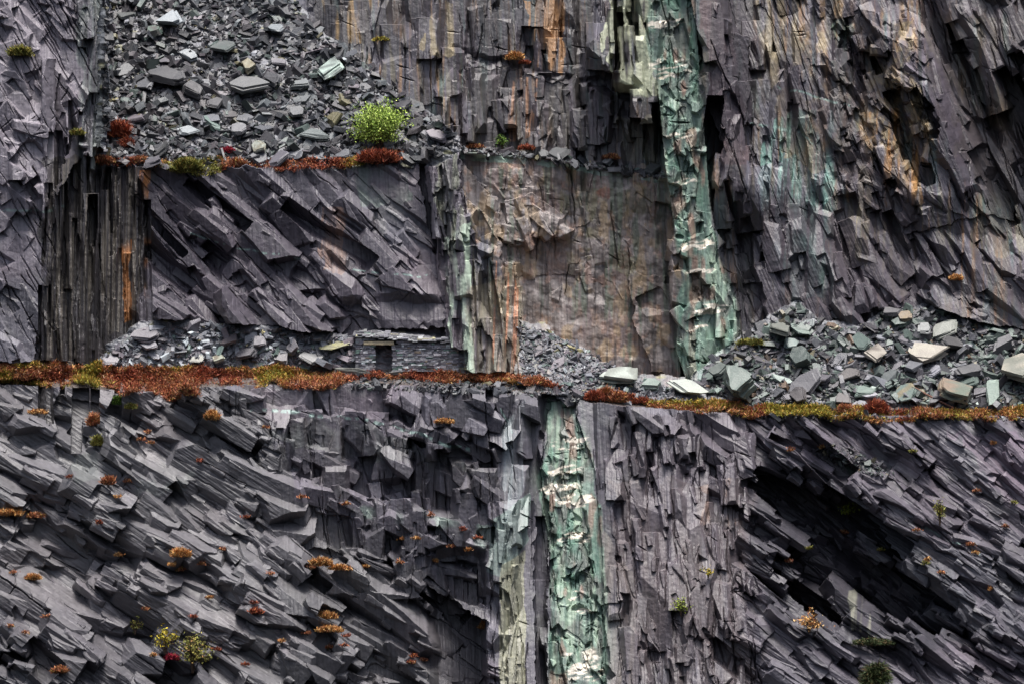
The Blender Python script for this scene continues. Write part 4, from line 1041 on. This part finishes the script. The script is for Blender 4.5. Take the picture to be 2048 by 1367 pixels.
def tuft(name, x, y, w, h, pal, label, cat, group=None, n=None, blade=None, up=.6):
    if pal is DKG: up = -.9
    """a single low plant about w x h px with its base at (x, y)"""
    base = Vector(world(x, y, depth_front(x, y, w, h) + 3))
    parts = []
    n = n or int(20 + w * h * .12)
    for _ in range(n):
        a = R.uniform(-1, 1); q = R.random() * math.sqrt(max(0, 1 - a * a))
        parts.append(blades(a * w * PX * .42, R.uniform(-.25, .15) * w * PX, q * h * PX * .55, .16, 10, (blade or max(5, min(w, h) * .42)) * PX, .06, pal, up))
    V, F, C = joined(parts)
    o = npmesh(name, V, F, C, M_LEAF)
    o.location = base
    return tag(o, label, cat, group)

for x, y, w, h, pal, lb in [
 (1190, 800, 40, 26, REDR, "dark red heather bush at the left end of the cluster right of the hut"),
 (1212, 800, 34, 34, RUST, "tallest orange-brown heather bush in the cluster on the ledge right of the hut"),
 (1238, 804, 34, 30, RUST, "orange-brown heather bush in the middle of the cluster above the dyke top"),
 (1262, 804, 26, 22, REDR, "small red heather bush just right of the middle of the cluster"),
 (1284, 806, 30, 18, REDR, "low red heather bush at the right end of the cluster"),
 (1752, 826, 46, 34, REDR, "tall dark red heather bush on the ledge below the right spoil heap"),
 (1690, 824, 30, 22, RUST, "round orange-brown heather bush left of the tall dark red one"),
 (240, 276, 44, 44, REDR, "dark red heather bush hanging beside the buttress on the upper left"),
 (255, 296, 26, 28, REDR, "red heather bush below the one hanging beside the buttress"),
 (455, 306, 26, 16, PINK, "small pink-red heather bush above the terrace edge"),
 (474, 334, 40, 24, RUST, "orange-brown heather bush beside the weathered post"),
 (755, 326, 86, 34, REDR, "broad dark heather bush below the bright green tree"),
 (1030, 120, 34, 22, GOLD, "dry golden heather bush on the ledge of the upper wall"),
 (1048, 128, 22, 12, REDR, "small red heather on the ledge of the upper wall"),
 (1052, 300, 36, 14, REDR, "low red heather bush on the narrow ledge right of the green shrub"),
 (950, 296, 34, 10, RUST, "low orange heather at the left end of the narrow ledge"),
 (1222, 318, 34, 14, RUST, "low orange heather behind the rubble on the narrow ledge"),
 (762, 82, 34, 10, MOSS, "yellow mossy tuft on a ledge of the upper wall"),
 (374, 340, 60, 30, OLIV, "tangled olive green heather hanging over the terrace edge"),
 (205, 325, 50, 18, RUST, "orange heather at the foot of the buttress on the terrace"),
 (40, 112, 46, 26, OLIV, "olive green plant growing on the face of the left buttress"),
 (155, 270, 26, 16, OLIV, "small olive green plant at the edge of the left buttress"),
 (235, 808, 20, 26, GRN, "bright green fern below the heather on the lower left face"),
 (262, 816, 22, 14, OLIV, "small mossy green plant right of the bright green fern"),
 (1500, 690, 60, 18, OLIV, "olive and red mossy patch at the foot of the wall beside the dyke"),
 (1912, 560, 24, 16, GOLD, "golden brown tuft on the right wall above the spoil heap"),
 (640, 1130, 50, 20, GOLD, "large golden dry grass tuft on a slab top left of the dyke spine"),
 (680, 1138, 44, 14, GOLD, "flat golden grass tuft right of the large golden tuft"),
 (652, 1236, 44, 18, GOLD, "golden grass tuft low on the slabs left of the dyke spine"),
 (660, 1262, 50, 16, GOLD, "long golden orange grass tuft below another golden tuft"),
 (362, 1112, 36, 22, GOLD, "orange and golden grass tuft on a dark block in the lower left"),
 (20, 1030, 56, 18, GOLD, "golden grass tuft at the left edge of the lower face"),
 (72, 1034, 34, 14, RUST, "orange grass tuft just right of the tuft at the left edge"),
 (66, 1158, 30, 16, GOLD, "pale straw grass tuft on the block at the lower left edge"),
 (190, 850, 26, 34, RUST, "orange-brown plant trailing down a crack in the lower left face"),
 (196, 890, 20, 30, OLIV, "olive plant trailing below the orange-brown plant in the crack"),
 (75, 826, 40, 12, GOLD, "golden grass strip on a ledge near the upper left of the lower face"),
 (216, 968, 22, 26, RUST, "reddish heather tuft in a crack of the lower left face"),
 (424, 838, 26, 24, GOLD, "straw coloured grass patch on the lower face beneath the ledge"),
 (888, 845, 40, 12, GOLD, "golden grass patch on the shelf below the hut"),
 (968, 1256, 14, 22, GOLD, "golden tuft beside the foot of the pale spine"),
 (512, 1226, 22, 16, REDR, "dark red tuft on the slabs in the lower left"),
 (345, 1318, 22, 16, PINK, "crimson tuft beside the olive shrub"),
 (1745, 1285, 86, 16, DKG, "dark green plants at the foot of the black recess"),
 (1752, 1362, 44, 60, DKG, "long dark green plant hanging over the bottom rocks on the right"),
 (120, 1345, 28, 18, RUST, "rust coloured tuft at the bottom left corner rocks"),
]:
    tuft("heather_bush" if "heather" in lb else ("grass_tuft" if "grass" in lb or "tuft" in lb else "wild_plant"), x, y, w, h, pal, lb, "heather" if "heather" in lb else ("grass tuft" if "grass" in lb or "tuft" in lb else "plant"))

SMALL = []
rr = random.Random(3)
for k in range(60):
    x = rr.uniform(10, 960); y = 850 + rr.random() * 480
    if x > 560 and y < 980: continue
    SMALL.append((x, y))
for x, y in SMALL:
    tuft("grass_tuft", x, y, rr.uniform(9, 18), rr.uniform(6, 11), rr.choice([RUST, REDR, GOLD, RUST]), "tiny rust coloured tuft in a crack of the lower left slabs", "grass tuft", "tiny tufts on the lower left slabs", n=10)
for k in range(18):
    x = rr.uniform(1560, 2040); y = rr.uniform(870, 1200)
    tuft("grass_tuft", x, y, rr.uniform(8, 14), rr.uniform(6, 10), rr.choice([RUST, GOLD, OLIV]), "tiny tuft in a crack of the lower right slabs", "grass tuft", "tiny tufts on the lower right slabs", n=9)

def shrub(name, x, y, w, h, pal, label, cat, nleaf, leaf=.13, droop=.3, stems=5, shape=.55, stem_col=(70, 56, 46), off=8, airy=.35):
    """a bush or small tree: curved stems with twigs, leaf faces spread along the twigs; base at (x, y)"""
    base = Vector(world(x, y, depth_front(x, y, w, h) + off))
    root = bpy.data.objects.new(name, None); sc.collection.objects.link(root); root.location = base
    tag(root, label, cat)
    W, H = w * PX, h * PX
    V, F, C = [], [], []
    tips = []
    def limb(p, q, r0, r1):
        p, q = Vector(p), Vector(q); d = q - p
        if d.length < 1e-4: return
        e1 = d.orthogonal().normalized(); e2 = d.normalized().cross(e1)
        o_ = len(V)
        for c0, r in ((p, r0), (q, r1)):
            for i in range(5): V.append(tuple(c0 + (e1 * math.cos(i * 1.2566) + e2 * math.sin(i * 1.2566)) * r))
        for i in range(5): F.append((o_ + i, o_ + (i + 1) % 5, o_ + 5 + (i + 1) % 5, o_ + 5 + i))
    for k in range(stems):
        a = R.uniform(0, 6.283); sp = R.uniform(.15, 1)
        p = Vector((0, 0, 0)); e = Vector((math.cos(a) * W * .36 * sp, math.sin(a) * W * .28 * sp, H * (R.uniform(.55, .95) - .25 * sp)))
        m_ = Vector((e.x * .35, e.y * .35, e.z * .6))
        limb(p, m_, .05 * H / 3 + .015, .03 * H / 3 + .01); limb(m_, e, .03 * H / 3 + .01, .012)
        for t in range(7):
            f = R.uniform(.3, 1)
            b0 = (m_.lerp(e, (f - .3) / .7)); g = Vector((R.gauss(0, W * .16), R.gauss(0, W * .14), R.gauss(H * .06, H * .1)))
            limb(b0, b0 + g, .012, .006); tips.append((b0, b0 + g))
        tips.append((m_, e))
    npmesh("trunk", np.array(V), np.array(F), np.tile(lin(stem_col), (len(V), 1)), M_LEAF, root)
    P = np.zeros((nleaf, 3)); 
    for i in range(nleaf):
        a, b_ = R.choice(tips); t = R.uniform(.25, 1.15)
        q = a.lerp(b_, t); P[i] = q
    P += rng.normal(0, 1, (nleaf, 3)) * np.array([W, W * .8, H * .8]) * .045 * (1 + airy)
    # outline: squeeze to an uneven dome
    d = rng.normal(0, 1, (nleaf, 3)); d[:, 2] -= droop; d /= np.linalg.norm(d, axis=1)[:, None]
    sd_ = np.cross(d, rng.normal(0, 1, (nleaf, 3))); sd_ /= np.linalg.norm(sd_, axis=1)[:, None] + 1e-6
    L = leaf * rng.uniform(.6, 1.3, nleaf)[:, None]
    LV = np.stack([P, P + d * L * .5 + sd_ * L * .26, P + d * L, P + d * L * .5 - sd_ * L * .26], 1).reshape(-1, 3)
    LF = np.arange(nleaf * 4).reshape(-1, 4)
    LC = np.repeat(pick(nleaf, pal), 4, 0)
    npmesh("crown", LV, LF, LC, M_LEAF, root)
    return root
shrub("small_tree", 757, 304, 128, 104, LIME, "bright lime green bushy tree growing on the upper scree", "tree", 9500, .15, .8, 34, airy=.3)
shrub("shrub", 1005, 302, 34, 32, GRN, "dark green shrub on the narrow ledge above the mid wall", "shrub", 420, .16, .1, 10)
shrub("shrub", 330, 1306, 56, 62, YELL, "yellow green sapling with a bare upright stem in the lower left", "sapling", 260, .2, .1, 6)
shrub("shrub", 385, 1345, 84, 76, OLIV, "olive leaved shrub growing in the lower left cracks", "shrub", 900, .17, .1, 14)
shrub("shrub", 1697, 1034, 50, 34, [((140, 150, 52), 4), ((112, 128, 48), 3)], "yellow green sapling on the lower right slabs", "sapling", 340, .17, .1, 9)
shrub("shrub", 1880, 1050, 34, 50, OLIV, "olive sapling on the slabs near the right edge", "sapling", 260, .16, .1, 7)
shrub("shrub", 1618, 1266, 62, 44, GOLD, "orange autumn sapling leaning from the dark lower right rocks", "sapling", 460, .16, .1, 9)
shrub("shrub", 1362, 1232, 44, 40, [((128, 140, 56), 4), ((104, 118, 50), 3)], "spindly green sapling on the wall right of the dyke", "sapling", 260, .16, .2, 8)
shrub("shrub", 1416, 1158, 20, 28, YELL, "small yellow sapling high on the wall right of the dyke", "sapling", 110, .17, .1, 5)
shrub("shrub", 270, 1268, 30, 40, OLIV, "thin olive sapling left of the yellow green sapling", "sapling", 140, .15, .1, 5)
